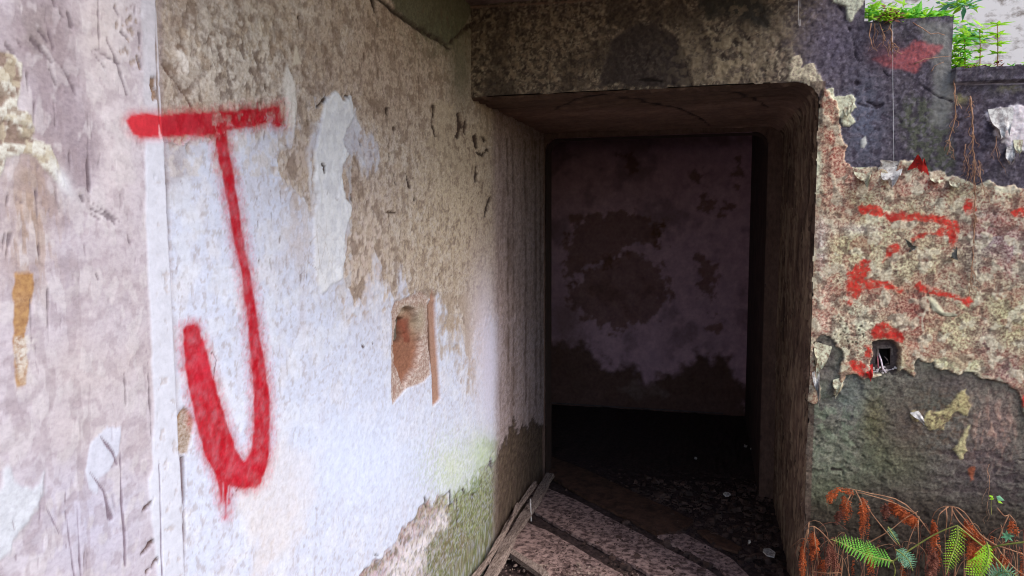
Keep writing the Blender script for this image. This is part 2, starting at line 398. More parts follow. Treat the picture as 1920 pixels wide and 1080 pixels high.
# green corner at the top
S.fill([(720, -40), (742, 20), (800, 62), (842, 84), (866, 60), (890, 20), (890, -40)], (92, 92, 76), (70, 72, 58), 0.45, soft=4, rough=2, alpha=0.9)
S.blob(866, 130, 26, 90, (98, 96, 80), (78, 76, 62), 0.45, 0.8)
S.blob(850, 60, 60, 50, (92, 96, 76), (70, 76, 58), 0.5, 0.5)
for L in ([(705, -10, 8), (742, 22, 6), (772, 44, 7), (800, 62, 9), (825, 76, 8), (845, 92, 5)], [(842, 84, 6), (862, 66, 5), (878, 50, 10), (886, 48, 12)],
          [(700, -5, 7), (706, 22, 4), (712, 50, 2)]):
    S.dab(L, (58, 46, 40), (44, 34, 30), 0.5, soft=2.5, rough=1.6, h=-0.008, hs=3)
# big patches of cleaner white
S.flecks(S.near(830, 60, 60, 60), 34, 0.1, 0.25, (120, 116, 96), (92, 92, 72), alpha=0.6, seed=515)
S.flecks(S.near(830, 60, 60, 60), 26, 0.15, 0.3, (84, 78, 64), (70, 66, 54), alpha=0.6, seed=516)
S.fill([(604, 205), (612, 186), (628, 173), (640, 192), (655, 182), (664, 222), (640, 260), (650, 290), (636, 330), (655, 390), (646, 470), (636, 520), (600, 560), (586, 470), (592, 380), (588, 300)],
       (212, 214, 220), (196, 198, 206), 0.2, soft=2, rough=4, seed=35, h=0.004, hs=1.5)
S.fill([(540, 120), (553, 160), (560, 190), (552, 235), (540, 240), (536, 190), (530, 150)], (206, 202, 200), (184, 178, 172), 0.25, rough=3, h=0.0014)
for P in ([(556, 84), (566, 118), (548, 124)], [(486, 26), (494, 60), (490, 72), (483, 46)], [(464, 36), (470, 46), (464, 50)]):
    S.fill(P, (196, 186, 172), (176, 164, 150), 0.3, soft=1.5, rough=2, h=0.002)
# crusty cream fragments near the top left
fr = sst(S.n(22, 4, 51), 0.12, 0.3)*np.exp(-(((S.px-410)/100)**2+((S.py-100)/85)**2)*0.9)
S.paint(fr*0.9, (208, 200, 192), (172, 160, 148)); S.h += 0.002*fr
fr = sst(S.n(26, 4, 52), 0.1, 0.25)*np.exp(-(((S.px-350)/26)**2+((S.py-120)/50)**2))
S.paint(fr, (214, 206, 200), (176, 164, 156)); S.h += 0.002*fr
S.dab([(306, 120, 3), (330, 150, 5), (350, 180, 5), (363, 205, 3)], (112, 92, 82), (90, 72, 62), 0.5, h=-0.003, rough=2)
S.dab([(338, 100, 12), (345, 120, 10), (352, 135, 8)], (220, 214, 210), (190, 180, 174), 0.3, h=0.003, rough=3)
# cream crust tabs close to the doorway
S.fill([(815, 195), (826, 190), (842, 195), (852, 200), (850, 240), (862, 255), (880, 232), (890, 225), (915, 250), (905, 300), (880, 330), (850, 320), (805, 268), (812, 240)],
       (182, 168, 148), (146, 130, 112), 0.4, soft=5, rough=9, f=24, seed=37, h=0.003, alpha=0.8)
S.flecks(S.near(865, 265, 50, 60), 50, 0.05, 0.18, (150, 134, 118), (126, 110, 96), alpha=0.7, h=-0.001, seed=513)
S.flecks(S.near(865, 265, 50, 60), 30, 0.18, 0.24, (112, 92, 80), (96, 78, 68), alpha=0.7, h=-0.002, seed=514)
for L in ([(815, 198, 4), (812, 230, 4), (816, 255, 3)], [(862, 215, 6), (864, 240, 8), (858, 256, 8)], [(874, 228, 5), (872, 252, 4)],
          [(890, 255, 7), (893, 275, 7)], [(905, 258, 6), (908, 264, 6)], [(892, 285, 4), (905, 292, 5), (916, 280, 4)],
          [(762, 325, 3), (768, 345, 4), (770, 352, 4)], [(740, 327, 3), (743, 345, 3)], [(778, 360, 4), (779, 375, 3)], [(729, 398, 3), (742, 399, 3)],
          [(728, 203, 5), (727, 212, 5)], [(741, 238, 5), (740, 250, 3)], [(729, 270, 3), (731, 300, 3)], [(602, 308, 4), (607, 312, 4), (606, 325, 4)],
          [(894, 315, 4), (893, 340, 4)], [(920, 370, 3), (914, 390, 5), (910, 405, 4)], [(676, 265, 4), (678, 272, 5)], [(651, 180, 7), (654, 184, 4)],
          [(560, 32, 3), (565, 60, 2)], [(596, 200, 3), (608, 188, 4), (612, 178, 3)], [(659, 365, 3), (660, 375, 3)]):
    S.dab(L, (72, 56, 48), (54, 42, 36), 0.5, soft=1.3, rough=1.6, f=34, h=-0.006, hs=2)
ny = np.random.default_rng(5)
for k in range(150):       # little dark pecks and hairline runs, mostly in the upper wall
    x = ny.uniform(480, 925); y = ny.uniform(10, 520)
    if 588 < x < 655 and y > 180: continue
    L = ny.uniform(4, 22); S.dab([(x, y, ny.uniform(0.8, 2.6)), (x+ny.uniform(-2, 2), y+L, 0.8)], (104, 86, 74), (84, 66, 56), 0.5, soft=1.2, rough=1.0, alpha=ny.uniform(0.4, 0.95), h=-0.0016)
for k in range(90):
    x = ny.uniform(330, 930); y = ny.uniform(280, 1060)
    L = ny.uniform(2, 9); S.dab([(x, y, ny.uniform(0.8, 1.9)), (x+ny.uniform(-4, 4), y+L, 0.7)], (142, 130, 134), (120, 108, 112), 0.5, soft=1.1, rough=0.8, alpha=ny.uniform(0.3, 0.8), h=-0.001)
# streaky tan between the slot and the doorway
for (x, y0, y1, w) in ((842, 560, 668, 13), (858, 600, 700, 7), (878, 590, 735, 12), (886, 680, 745, 7), (830, 560, 640, 10), (898, 560, 660, 8), (870, 560, 600, 18), (826, 640, 672, 6)):
    S.dab([(x, y0, w), (x+2, (y0+y1)/2, w), (x+1, y1, 2)], (166, 150, 136), (140, 124, 108), 0.4, soft=4, rough=4, alpha=0.8, h=-0.0012)
S.blob(905, 620, 26, 120, (200, 190, 200), (182, 172, 180), 0.35, 0.8)
# lower: soft peach stain, bluish white
S.fill([(450, 960), (440, 900), (480, 860), (530, 830), (600, 850), (590, 930), (560, 1000), (520, 1060), (460, 1100), (470, 1010)], (206, 198, 196), (188, 180, 180), 0.3, soft=22, rough=12, seed=60, alpha=0.6)
S.blob(560, 450, 40, 50, (196, 190, 196), (176, 168, 172), 0.35, 0.5)
S.blob(680, 860, 130, 110, (198, 208, 232), (190, 200, 224), 0.2, 0.75)
d1, d2, idv = cells(S.u, S.v*0.5, 30, 8)
cr = (1-sst(np.abs(d2-d1), 0.02, 0.08))*np.exp(-(((S.px-590)/40)**2+((S.py-480)/70)**2))
S.paint(cr*0.7, (168, 156, 154), (150, 138, 134))
# lower exposed render, moss and their broken edge
ex = [(672, 1085), (690, 1062), (722, 1040), (740, 1018), (762, 985), (778, 972), (790, 950), (806, 934), (812, 948), (820, 934), (838, 922), (842, 950), (860, 918), (870, 932), (884, 918), (893, 930),
      (900, 884), (914, 872), (920, 850), (925, 870), (936, 850), (944, 824), (950, 832), (958, 800), (964, 784), (972, 812), (982, 796), (990, 806), (1000, 786), (1010, 800), (1040, 790), (1040, 1200), (672, 1200)]
d = S.fill(ex, (188, 168, 178), (156, 134, 142), 0.35, soft=2, rough=4.5, f=22, seed=61, h=-0.007, hs=2.5)
d_ex = d
band = (1-sst(np.abs(d+9), 3, 12))*(S.px < 850)
S.paint(band*0.75, (156, 132, 122), (124, 100, 92), 0.5)
S.fill([(800, 1080), (790, 1040), (810, 1000), (840, 965), (850, 930), (880, 905), (900, 880), (915, 850), (905, 830), (935, 825), (960, 860), (960, 940), (930, 1010), (905, 1100), (800, 1100)],
       (98, 118, 50), (62, 78, 26), 0.5, soft=10, rough=12, f=26, seed=62, alpha=0.9, h=0.002)
exm = 1-sst(d_ex, -3, 2)
S.flecks(exm, 60, 0.1, 0.25, (200, 186, 194), (176, 160, 168), alpha=0.4, h=0.001, seed=520)
S.flecks(exm, 50, 0.12, 0.28, (104, 92, 78), (84, 72, 58), alpha=0.4, h=-0.001, seed=521)
S.flecks(exm*S.near(880, 930, 60, 90), 34, 0.0, 0.2, (150, 164, 108), (120, 134, 78), alpha=0.6, seed=522)
S.blob(908, 850, 26, 36, (164, 184, 138), (190, 200, 180), 0.5, 0.85)
S.flecks(S.near(850, 880, 60, 60), 60, 0.05, 0.16, (160, 176, 136), (140, 152, 116), alpha=0.8, h=-0.001, seed=523)
S.blob(850, 880, 32, 45, (198, 206, 192), (160, 172, 140), 0.35, 0.7)
S.blob(880, 960, 40, 50, (126, 132, 88), (90, 98, 58), 0.5, 0.4)
S.blob(850, 1050, 50, 40, (108, 104, 72), (84, 82, 50), 0.5, 0.6)
S.blob(990, 890, 40, 90, (106, 88, 78), (80, 64, 56), 0.5, 0.9)
S.blob(948, 980, 24, 50, (104, 90, 74), (80, 68, 54), 0.5, 0.7)
S.fill([(712, 1085), (740, 1060), (790, 1010), (838, 960), (846, 975), (812, 1020), (780, 1085)], (208, 200, 204), (186, 176, 184), 0.3, soft=8, rough=7, seed=63)
for L in ([(797, 932, 3), (800, 944, 5), (805, 952, 3)], [(844, 920, 3), (845, 950, 4)], [(860, 935, 3), (861, 1000, 3)], [(920, 858, 3), (924, 876, 5), (921, 872, 8)], [(869, 918, 4), (871, 926, 5)],
          [(936, 842, 4), (940, 858, 3)], [(964, 786, 3), (968, 806, 5)], [(702, 1040, 4), (710, 1042, 2)], [(888, 928, 4), (889, 934, 4)]):
    S.dab(L, (60, 50, 44), (44, 36, 32), 0.5, soft=1.6, rough=1.0, h=-0.006)
S.flecks(exm, 46, 0.06, 0.2, (176, 176, 146), (150, 152, 118), alpha=0.35, h=0.001, seed=524)
S.flecks(exm, 38, 0.10, 0.24, (84, 78, 56), (68, 64, 46), alpha=0.55, h=-0.0012, seed=525)
S.flecks(exm*S.near(850, 1020, 70, 60), 14, 0.0, 0.25, (122, 108, 82), (96, 84, 62), alpha=0.6, seed=526)
S.flecks(exm*S.near(760, 1040, 60, 60), 30, 0.08, 0.2, (214, 206, 212), (190, 180, 188), alpha=0.6, h=0.001, seed=527)
S.flecks(wz*sst(S.px, 560, 700), 70, 0.20, 0.34, (176, 182, 204), (166, 170, 192), alpha=0.4, h=-0.0005, seed=528)
S.flecks(1.0*(S.px > 590)*(S.px < 660)*(S.py > 180)*(S.py < 600), 22, 0.12, 0.26, (190, 192, 202), (176, 176, 186), alpha=0.5, h=-0.0004, seed=529)
# tunnel part of the wall: shadow edge painted into the tone, grimy vertical streaks
tn = sst(S.u, 2.98, 3.14)
S.paint(tn*0.9, (168, 150, 150), (130, 112, 108), 0.4)
S.flecks(tn, 40, 0.1, 0.3, (112, 94, 88), (92, 76, 70), alpha=0.5, h=-0.001, seed=590)
S.flecks(tn, 34, 0.18, 0.3, (150, 132, 122), (130, 112, 104), alpha=0.5, h=0.001, seed=591)
S.paint(tn*sst(S.n(7, 5, 71, 2.0, 0.5), 0.0, 0.5)*0.45, (118, 98, 90), (92, 74, 66), 0.5)
S.h += tn*0.003*S.n(8, 4, 72, 2.0, 0.5)
S.paint(tn*exm*0.9, (92, 74, 60), (66, 52, 42), 0.5)
S.flecks(tn*exm, 30, 0.0, 0.25, (72, 58, 46), (56, 44, 36), alpha=0.7, h=-0.002, seed=592)
S.flecks(tn*exm, 40, 0.15, 0.28, (124, 108, 88), (104, 90, 72), alpha=0.5, h=0.001, seed=593)
S.paint((1-sst(np.abs(d_ex), 1, 4))*tn*0.7, (58, 44, 38), (46, 36, 30))
S.blob(918, 690, 15, 120, (202, 198, 218), (188, 184, 206), 0.3, 0.7)  # pale highlight at the tunnel mouth, painted into the colour
for x in (952, 962, 985, 1004, 1013):
    S.dab([(x, 260, 2), (x+2, 480, 2.5), (x+1, 760, 2)], (96, 78, 70), (76, 60, 52), 0.5, soft=1.6, rough=1.6, alpha=0.7, h=-0.002)
# painted contact shadow and open crack beside the pier
S.dab([(309, 318, 3), (311, 345, 7), (314, 400, 9), (316, 450, 7), (316, 490, 4), (318, 530, 2)], (70, 58, 62), (50, 40, 44), 0.5, soft=2, rough=1.5, h=-0.02, hs=3)
S.dab([(300, 0, 8), (304, 200, 8), (312, 340, 7), (322, 600, 7), (332, 780, 8), (345, 1080, 8)], (156, 144, 150), (132, 120, 126), 0.4, soft=7, rough=2, alpha=0.6)
S.fill([(330, 790), (345, 762), (356, 770), (364, 790), (352, 850), (338, 850)], (176, 164, 158), (120, 96, 72), 0.45, soft=2, rough=2, h=-0.004)
S.dab([(332, 795, 8), (338, 780, 8), (342, 770, 4)], (140, 108, 76), (116, 88, 60), 0.4, rough=1.5, h=-0.003)
S.dab([(343, 860, 4), (346, 930, 4), (346, 1000, 6), (345, 1090, 6)], (112, 98, 104), (90, 78, 84), 0.4, soft=1.5, rough=1.5, h=-0.006)
for L in ([(350, 655, 1.5), (362, 648, 1.5), (378, 660, 1.5), (400, 662, 1.5), (406, 675, 1.6), (400, 712, 1.4)], [(680, 648, 4), (682, 651, 5)], [(698, 643, 2.4), (699, 645, 2.4)], [(430, 935, 1.2), (445, 918, 1.2), (452, 912, 1.2)]):
    S.dab(L, (86, 66, 66), (70, 54, 54), 0.4, soft=0.9, rough=0.5, h=-0.0015)
# broken socket: crackled surround, brick hole
so = S.fill([(734, 585), (742, 566), (790, 546), (803, 556), (806, 600), (808, 703), (795, 716), (760, 730), (737, 758), (735, 700)],
            (192, 178, 172), (140, 116, 106), 0.4, soft=1.6, rough=1.2, seed=64, h=-0.004, hs=2)
d1, d2, idv = cells(S.u, S.v*0.66, 74, 11)
ck = (1-sst(d2-d1, 0.10, 0.26))*(1-sst(so, -3, 1))
S.paint(ck*0.85, (150, 122, 112), (128, 102, 92), 0.5); S.h -= 0.002*ck
ho = S.fill([(746, 600), (752, 588), (762, 576), (780, 579), (787, 592), (790, 612), (794, 640), (790, 662), (784, 690), (768, 712), (760, 726), (754, 710), (745, 682), (741, 650), (745, 622)],
            (142, 100, 80), (112, 74, 58), 0.45, soft=1.6, rough=2.2, seed=65, h=-0.024, hs=2.2)
hin = 1-sst(ho, -4, 1)
S.fill([(747, 602), (756, 594), (772, 598), (772, 632), (768, 640), (747, 640)], (78, 56, 48), (54, 38, 34), 0.5, soft=2, rough=1.5, h=-0.034, hs=2)
S.fill([(770, 598), (782, 598), (786, 620), (785, 642), (774, 640), (770, 620)], (130, 74, 56), (100, 56, 44), 0.4, soft=2, rough=1.5)
S.dab([(757, 606, 9), (760, 618, 10), (760, 630, 9)], (118, 98, 84), (92, 74, 62), 0.5, soft=1.5, rough=1, h=0.018, hs=2)
S.h += hin*0.004*S.n(24, 4, 66)
S.blob(792, 598, 9, 30, (168, 158, 140), (140, 128, 108), 0.5, 0.8)
S.blob(765, 582, 16, 12, (180, 168, 148), (150, 136, 116), 0.5, 0.7)
# straight chased slot
sl = S.fill([(804, 572), (811, 538), (817, 556), (818, 600), (822, 668), (827, 748), (812, 762), (810, 700), (806, 640)],
            (160, 126, 110), (134, 102, 88), 0.35, soft=1.2, rough=0.5, seed=67, h=-0.009, hs=0.9)
S.dab([(806, 568, 1.5), (808, 620, 3), (811, 690, 3), (813, 758, 2)], (98, 72, 60), (80, 58, 50), 0.5, soft=1, rough=0.4)  # shade on the slot's left side, painted as a dark line
# red sprayed letter
bar = S.poly([(200, 224), (246, 213), (300, 214), (420, 207), (500, 200), (526, 196), (530, 215), (533, 234), (522, 239), (506, 232), (470, 240), (420, 248), (402, 254), (340, 257), (200, 260)], 1.4, 30, 80)
J1 = S.line([(412, 235, 26), (420, 290, 25), (434, 370, 24), (447, 440, 22), (458, 500, 21), (467, 560, 22), (476, 620, 25), (484, 680, 30), (490, 740, 33), (491, 800, 34), (488, 850, 38), (477, 880, 46), (456, 892, 54), (434, 884, 60), (414, 850, 64),
             (398, 800, 62), (384, 745, 56), (371, 690, 50), (362, 645, 44), (359, 624, 36)], 1.1, 30, 81)
J2 = S.line([(412, 895, 18), (415, 940, 6)], 0.8, 30, 81); J3 = S.line([(424, 898, 14), (422, 930, 9), (424, 966, 5)], 0.8, 30, 82)
J4 = S.line([(432, 905, 10), (429, 925, 7), (428, 945, 3)], 0.8, 30, 83); J5 = S.line([(395, 850, 16), (402, 880, 8), (405, 900, 2)], 0.8, 30, 84)
J6 = S.poly([(440, 880), (500, 860), (492, 905), (478, 917), (455, 912), (440, 905)], 2, 30, 85)
grf = np.minimum.reduce([bar, J1, J2, J3, J4, J5, J6])
core = 1-sst(grf, -5.0, 2.5); fuzz = (1-sst(grf, -4, 19))*0.6*(0.75+0.5*S.n(60, 3, 86))
a = np.clip(np.maximum(core*(0.93+0.14*S.n(34, 4, 87)), fuzz), 0, 1)
miss = sst(S.n(40, 4, 88), 0.1, 0.3)*(S.py < 262)*(S.px > 370)     # flaking where it crosses rough plaster
sp = sst(S.n(130, 3, 93), 0.22, 0.4)*(1-sst(grf, 2, 24))
S.paint(sp*0.3, (214, 90, 110), (204, 80, 100))
S.paint(a*(1-miss*0.42), (168, 6, 28), (142, 5, 22), 0.35)
S.paint(core*(1-sst(bar, -4, 2))*(S.px < 400)*0.8, (172, 34, 50), (156, 26, 42), 0.3)
thin = np.exp(-(((S.px-378)/26)**2+((S.py-690)/45)**2))*core + np.exp(-(((S.px-450)/30)**2+((S.py-872)/30)**2))*core*0.7
S.paint(thin*0.6, (192, 44, 66), (176, 34, 54))
S.paint((1-sst(np.abs(J1+8), 1, 5))*sst(S.n(26, 4, 89), 0, 0.4)*core*0.5, (158, 8, 26))
S.flecks(core, 30, 0.05, 0.3, (166, 8, 30), (150, 6, 24), alpha=0.6, seed=540)
S.flecks(core, 70, 0.26, 0.4, (200, 44, 62), (186, 38, 56), alpha=0.35, seed=541)
S.h += 0.0016*S.n(5, 3, 90) + 0.0005*S.n(40, 3, 91)
fade = 0
S.h += -0.0009*sst(S.n(30, 5, 92, 1.5, 0.6), 0.1, 0.4)*inside
S.region[(grf < 14)] = 1
S.region[(so < 4)] = 2
S.region[(sl < 3)] = 3
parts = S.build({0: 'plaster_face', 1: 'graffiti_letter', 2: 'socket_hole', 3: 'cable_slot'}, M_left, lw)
if 1 in parts: parts[1]['label'] = 'red sprayed hook shaped letter'
if 2 in parts: parts[2]['label'] = 'crackled plaster round an oval hole down to orange brick'
m = MB(); m.box(WX-0.25, WX-0.05, -1.9, IY+0.15, -0.1, CZ)
m.box(WX-0.049, WX, -1.9, us[0], -0.02, CZ)
m.build('wall_core', M_concrete, lw)

# ------------------------------------------------------------------ PROUD PIER, far left
pl = empty('plaster_pier', (PX_, 0.5, 0))
tag(pl, 'pale plaster pier at the left edge with flaking lime, ochre streak and white corner', 'pier')
pend = 1.026
pu = np.concatenate([np.linspace(0.50, pend-0.006, 330), pend-0.006+0.006*np.sin(np.linspace(0.15, 1, 6)*math.pi/2)])
pv = np.concatenate([np.arange(-0.02, 0.6, 0.03), np.arange(0.6, 2.31, 0.0036)])
def pier_place(a, b):
    t = np.clip((a-(pend-0.006))/0.006, 0, 1)
    return np.stack([PX_-0.006*(1-np.sqrt(np.clip(1-t*t, 0, 1))), a, b], 1)
S = Surf(pu, pv, pier_place, (1, 0, 0), (202, 194, 204), (184, 174, 186), 0.35)
S.paint(sst(S.n(5, 5, 101, 1.4, 0.7), 0.0, 0.5)*0.6, (188, 174, 178), (168, 154, 160))
S.paint(sst(S.n(9, 4, 102), 0.2, 0.6)*0.4, (206, 202, 212), (186, 180, 190))
S.blob(210, 300, 45, 160, (208, 198, 202), (192, 180, 186), 0.3, 0.7)
S.blob(190, 60, 60, 110, (206, 196, 196), (190, 180, 180), 0.3, 0.8)
S.fill([(20, -20), (140, -20), (140, 80), (150, 180), (170, 300), (160, 420), (110, 440), (90, 420), (60, 340), (50, 250), (40, 100)], (160, 146, 154), (138, 124, 134), 0.45, soft=18, rough=16, f=8, seed=103, alpha=0.85, sx=1.2, sy=0.6)
S.blob(70, 60, 70, 80, (152, 140, 140), (130, 118, 118), 0.45, 0.7)
S.blob(60, 330, 50, 60, (170, 156, 150), (150, 134, 128), 0.4, 0.7)
S.blob(55, 420, 45, 110, (184, 164, 150), (160, 140, 126), 0.45, 0.75)
S.blob(120, 520, 30, 140, (192, 186, 200), (170, 162, 176), 0.35, 0.5)
S.blob(190, 520, 90, 90, (188, 178, 184), (170, 158, 166), 0.35, 0.6)
S.blob(160, 700, 120, 70, (198, 186, 186), (184, 172, 172), 0.3, 0.6)
S.blob(150, 820, 90, 60, (196, 184, 184), (180, 168, 170), 0.3, 0.6)
S.blob(170, 980, 110, 110, (198, 196, 216), (180, 176, 198), 0.3, 0.75)
S.flecks(1.0*(S.px < 275), 40, 0.16, 0.28, (168, 154, 162), (150, 136, 144), alpha=0.4, h=-0.0006, seed=530, sx=0.8, sy=1.0)
S.flecks(1.0*(S.px < 275), 24, 0.16, 0.30, (214, 208, 212), (196, 190, 196), alpha=0.45, h=0.0007, seed=531, sy=0.7)
S.flecks(1.0*(S.px < 170), 16, 0.14, 0.24, (156, 140, 146), (138, 122, 130), alpha=0.3, h=-0.0008, seed=532, sx=2.0, sy=0.6)
S.flecks(S.near(60, 430, 50, 120), 30, 0.0, 0.12, (166, 140, 122), (140, 116, 98), alpha=0.6, h=-0.0012, seed=533, sx=2.4, sy=0.5)
# rough lime flakes
fl = S.poly([(-30, 80), (20, 100), (38, 120), (34, 160), (34, 200), (60, 215), (62, 260), (90, 280), (118, 320), (130, 350), (120, 360), (96, 335), (70, 300), (40, 285), (10, 292), (0, 340), (-30, 360)], 8, 14, 104)
fm = 1-sst(fl, -2, 3); spk = sst(S.n(26, 4, 105), 0.05, 0.25)*(S.py < 270)
S.paint(fm, (214, 214, 206), (180, 170, 158), 0.35); S.paint(fm*spk*0.9, (142, 118, 108), (112, 92, 82), 0.5)
S.flecks(fm, 60, 0.1, 0.22, (150, 132, 118), (120, 104, 92), alpha=0.8, h=-0.001, seed=534)
S.flecks(fm, 30, 0.12, 0.2, (196, 186, 164), (170, 158, 138), alpha=0.7, seed=535)
S.h += 0.0016*fm - 0.002*fm*spk
S.blob(118, 340, 12, 30, (222, 224, 232), (204, 206, 214), 0.2, 0.9, -0.5)
S.fill([(26, 510), (58, 515), (56, 600), (50, 660), (48, 720), (30, 730), (22, 650), (28, 580)], (184, 142, 84), (150, 104, 60), 0.45, soft=3, rough=6, f=18, seed=106, alpha=0.9)
wp = sst(S.n(34, 4, 107), 0.0, 0.2)*np.exp(-(((S.px-40)/22)**2+((S.py-660)/60)**2))
S.paint(wp, (220, 216, 210))
S.fill([(14, 885), (26, 905), (60, 912), (84, 870), (92, 900), (80, 950), (50, 990), (20, 1040), (-20, 1080), (-20, 950)], (212, 216, 226), (190, 192, 204), 0.35, soft=5, rough=9, f=18, seed=108, h=0.0015)
S.fill([(165, 830), (200, 800), (228, 800), (222, 850), (205, 880), (185, 895), (182, 925), (168, 915), (160, 880)], (208, 210, 226), (194, 196, 212), 0.25, soft=1.6, rough=3, seed=109, h=0.0012)
for L in ([(185, 815, 2), (212, 850, 4), (220, 870, 3)], [(168, 885, 2), (195, 920, 3), (203, 950, 5), (208, 970, 10)], [(226, 850, 2), (230, 950, 2.4), (234, 990, 6), (236, 1060, 3)],
          [(146, 950, 1.6), (152, 1080, 2)], [(124, 960, 2), (140, 1080, 2.5)], [(78, 950, 3), (76, 975, 3)], [(90, 955, 2), (112, 1000, 2)]):
    S.dab(L, (140, 126, 140), (118, 104, 116), 0.4, soft=1.4, rough=1.4, h=-0.002)
# dark scratches
scr = [[(10, 82, 5), (24, 100, 6)], [(32, 75, 3), (40, 88, 4)], [(60, 74, 8), (72, 88, 11), (78, 96, 6)], [(76, 92, 4), (96, 116, 2)], [(74, 58, 4), (88, 78, 2)], [(92, 60, 2), (100, 90, 3)], [(116, 124, 4), (134, 160, 4), (142, 178, 2)],
       [(92, 130, 3), (104, 160, 3)], [(108, 162, 2), (125, 175, 2)], [(50, 140, 3), (52, 170, 2)], [(100, 190, 2.5), (104, 235, 3)], [(128, 25, 4), (134, 48, 6)], [(112, 22, 3), (120, 34, 4)],
       [(175, 90, 2), (222, 120, 7), (215, 115, 5)], [(200, 72, 1.5), (216, 110, 4), (222, 128, 6), (238, 178, 1.5)], [(172, 95, 1.5), (196, 128, 3)], [(262, 62, 4), (263, 82, 5)], [(260, 110, 7), (264, 128, 9)], [(228, 60, 6), (238, 72, 8)],
       [(130, 290, 4), (132, 312, 5)], [(164, 215, 2), (168, 360, 3)], [(165, 275, 3), (168, 358, 4)], [(68, 360, 2.4), (74, 480, 3)], [(104, 362, 3), (112, 395, 2)], [(10, 440, 4), (6, 470, 3)], [(16, 370, 3), (14, 385, 3)],
       [(152, 368, 6), (157, 378, 5)], [(172, 392, 4), (195, 403, 5), (212, 412, 6), (216, 418, 5)], [(172, 402, 3), (188, 412, 4)], [(165, 375, 2), (225, 415, 2)], [(34, 375, 4), (46, 382, 4)], [(188, 290, 3), (186, 305, 3)],
       [(289, 330, 4), (291, 334, 4)], [(90, 540, 2), (92, 640, 2)], [(232, 700, 2), (236, 760, 2)], [(277, 680, 2), (286, 850, 2.4)], [(254, 10, 3), (252, 26, 3)], [(100, 0, 3), (104, 14, 3)], [(64, 190, 2), (62, 230, 2.4)],
       [(215, 12, 3), (224, 30, 2)], [(185, 0, 1.6), (187, 90, 1.6)], [(57, 560, 1.5), (60, 640, 2)], [(240, 440, 3), (244, 456, 4)], [(180, 515, 3), (184, 524, 3)], [(20, 440, 10), (12, 480, 3)]]
for L in scr: S.dab(L, (104, 90, 98), (84, 70, 78), 0.45, soft=2.0, rough=1.8, f=36, alpha=0.7, h=-0.002)
for k in range(80):
    x = ny.uniform(20, 270); y = ny.uniform(0, 1070); L = ny.uniform(5, 30); s_ = ny.uniform(-0.1, 0.35)
    S.dab([(x, y, ny.uniform(0.8, 2.2)), (x+s_*L, y+L, 0.7)], (144, 130, 138), (126, 112, 120), 0.45, soft=1.3, rough=1.4, alpha=ny.uniform(0.25, 0.8)*(1.0 if x < 170 else 0.5), h=-0.001)
for k in range(26):      # small pits by the corner
    x = ny.uniform(215, 265); y = ny.uniform(5, 135); r = ny.uniform(2, 6)
    S.dab([(x, y, r), (x+1, y+r, r)], (162, 146, 138), (140, 124, 116), 0.45, soft=1.3, rough=1.2, h=-0.0015, alpha=0.8)
# rounded corner
S.fill([(266, -20), (300, -20), (302, 200), (272, 200), (266, 100)], (206, 204, 214), (190, 188, 200), 0.25, soft=4, rough=3, alpha=0.85)
S.fill([(270, 262), (330, 262), (332, 480), (340, 640), (360, 1100), (296, 1100), (276, 900), (286, 880), (284, 640), (276, 480)], (214, 216, 230), (202, 204, 218), 0.2, soft=3, rough=2.5, seed=110, h=0.0016)
S.dab([(297, 870, 2), (300, 960, 2.4), (304, 1080, 2.4)], (146, 136, 152), (126, 116, 132), 0.4, soft=1.0, rough=0.6, h=-0.003)
for (x, y) in ((278, 948), (276, 1030), (286, 1062)):
    S.dab([(x-10, y+10, 4), (x, y, 8), (x+9, y-14, 5)], (112, 92, 92), (84, 66, 66), 0.5, soft=1.5, rough=3, f=50, h=-0.005)
for (x, y, a_, b_) in ((287, 150, 9, 18), (290, 170, 8, 14), (262, 120, 5, 9)):
    S.dab([(x, y, a_), (x+1, y+b_, a_*0.8)], (156, 132, 116), (128, 104, 90), 0.5, soft=1.4, rough=3, f=50, h=-0.004)
S.dab([(292, 0, 1.5), (294, 120, 2), (298, 200, 2.5), (300, 240, 1.5)], (150, 134, 128), (120, 104, 98), 0.5, soft=1.2, rough=1.2, h=-0.002)
edge = sst(S.px, 286, 300)*sst(S.n(40, 4, 111), 0.35, 0.6)
S.h -= 0.0012*edge; S.paint(edge*0.5, (170, 152, 144))
S.A *= 0.78; S.B *= 0.78
# the graffiti bar starts here
bar = S.poly([(236, 225), (246, 214), (270, 212), (330, 214), (330, 257), (262, 259), (248, 252), (240, 240)], 1.6, 30, 80)
core = 1-sst(bar, -4, 4); fz = (1-sst(bar, -4, 20))*0.42*(0.7+0.6*S.n(60, 3, 86))
S.paint(np.maximum(core*0.95, fz), (186, 10, 34), (164, 8, 28), 0.3)
S.dab([(298, 234, 3), (299, 250, 5), (302, 258, 5)], (220, 170, 176), (200, 140, 150), 0.4, rough=2)
S.h += 0.0016*S.n(5, 3, 112) + 0.0005*S.n(34, 3, 113)
S.region[(bar < 14)] = 1
parts = S.build({0: 'plaster_face', 1: 'graffiti_end'}, M_left, pl)
m = MB(); m.box(WX+0.001, PX_-0.012, -1.9, pend-0.004, 0, CZ); m.box(PX_-0.012, PX_, -1.9, 0.50, 0, CZ)
m.build('pier_core', M_left if False else M_concrete, pl)

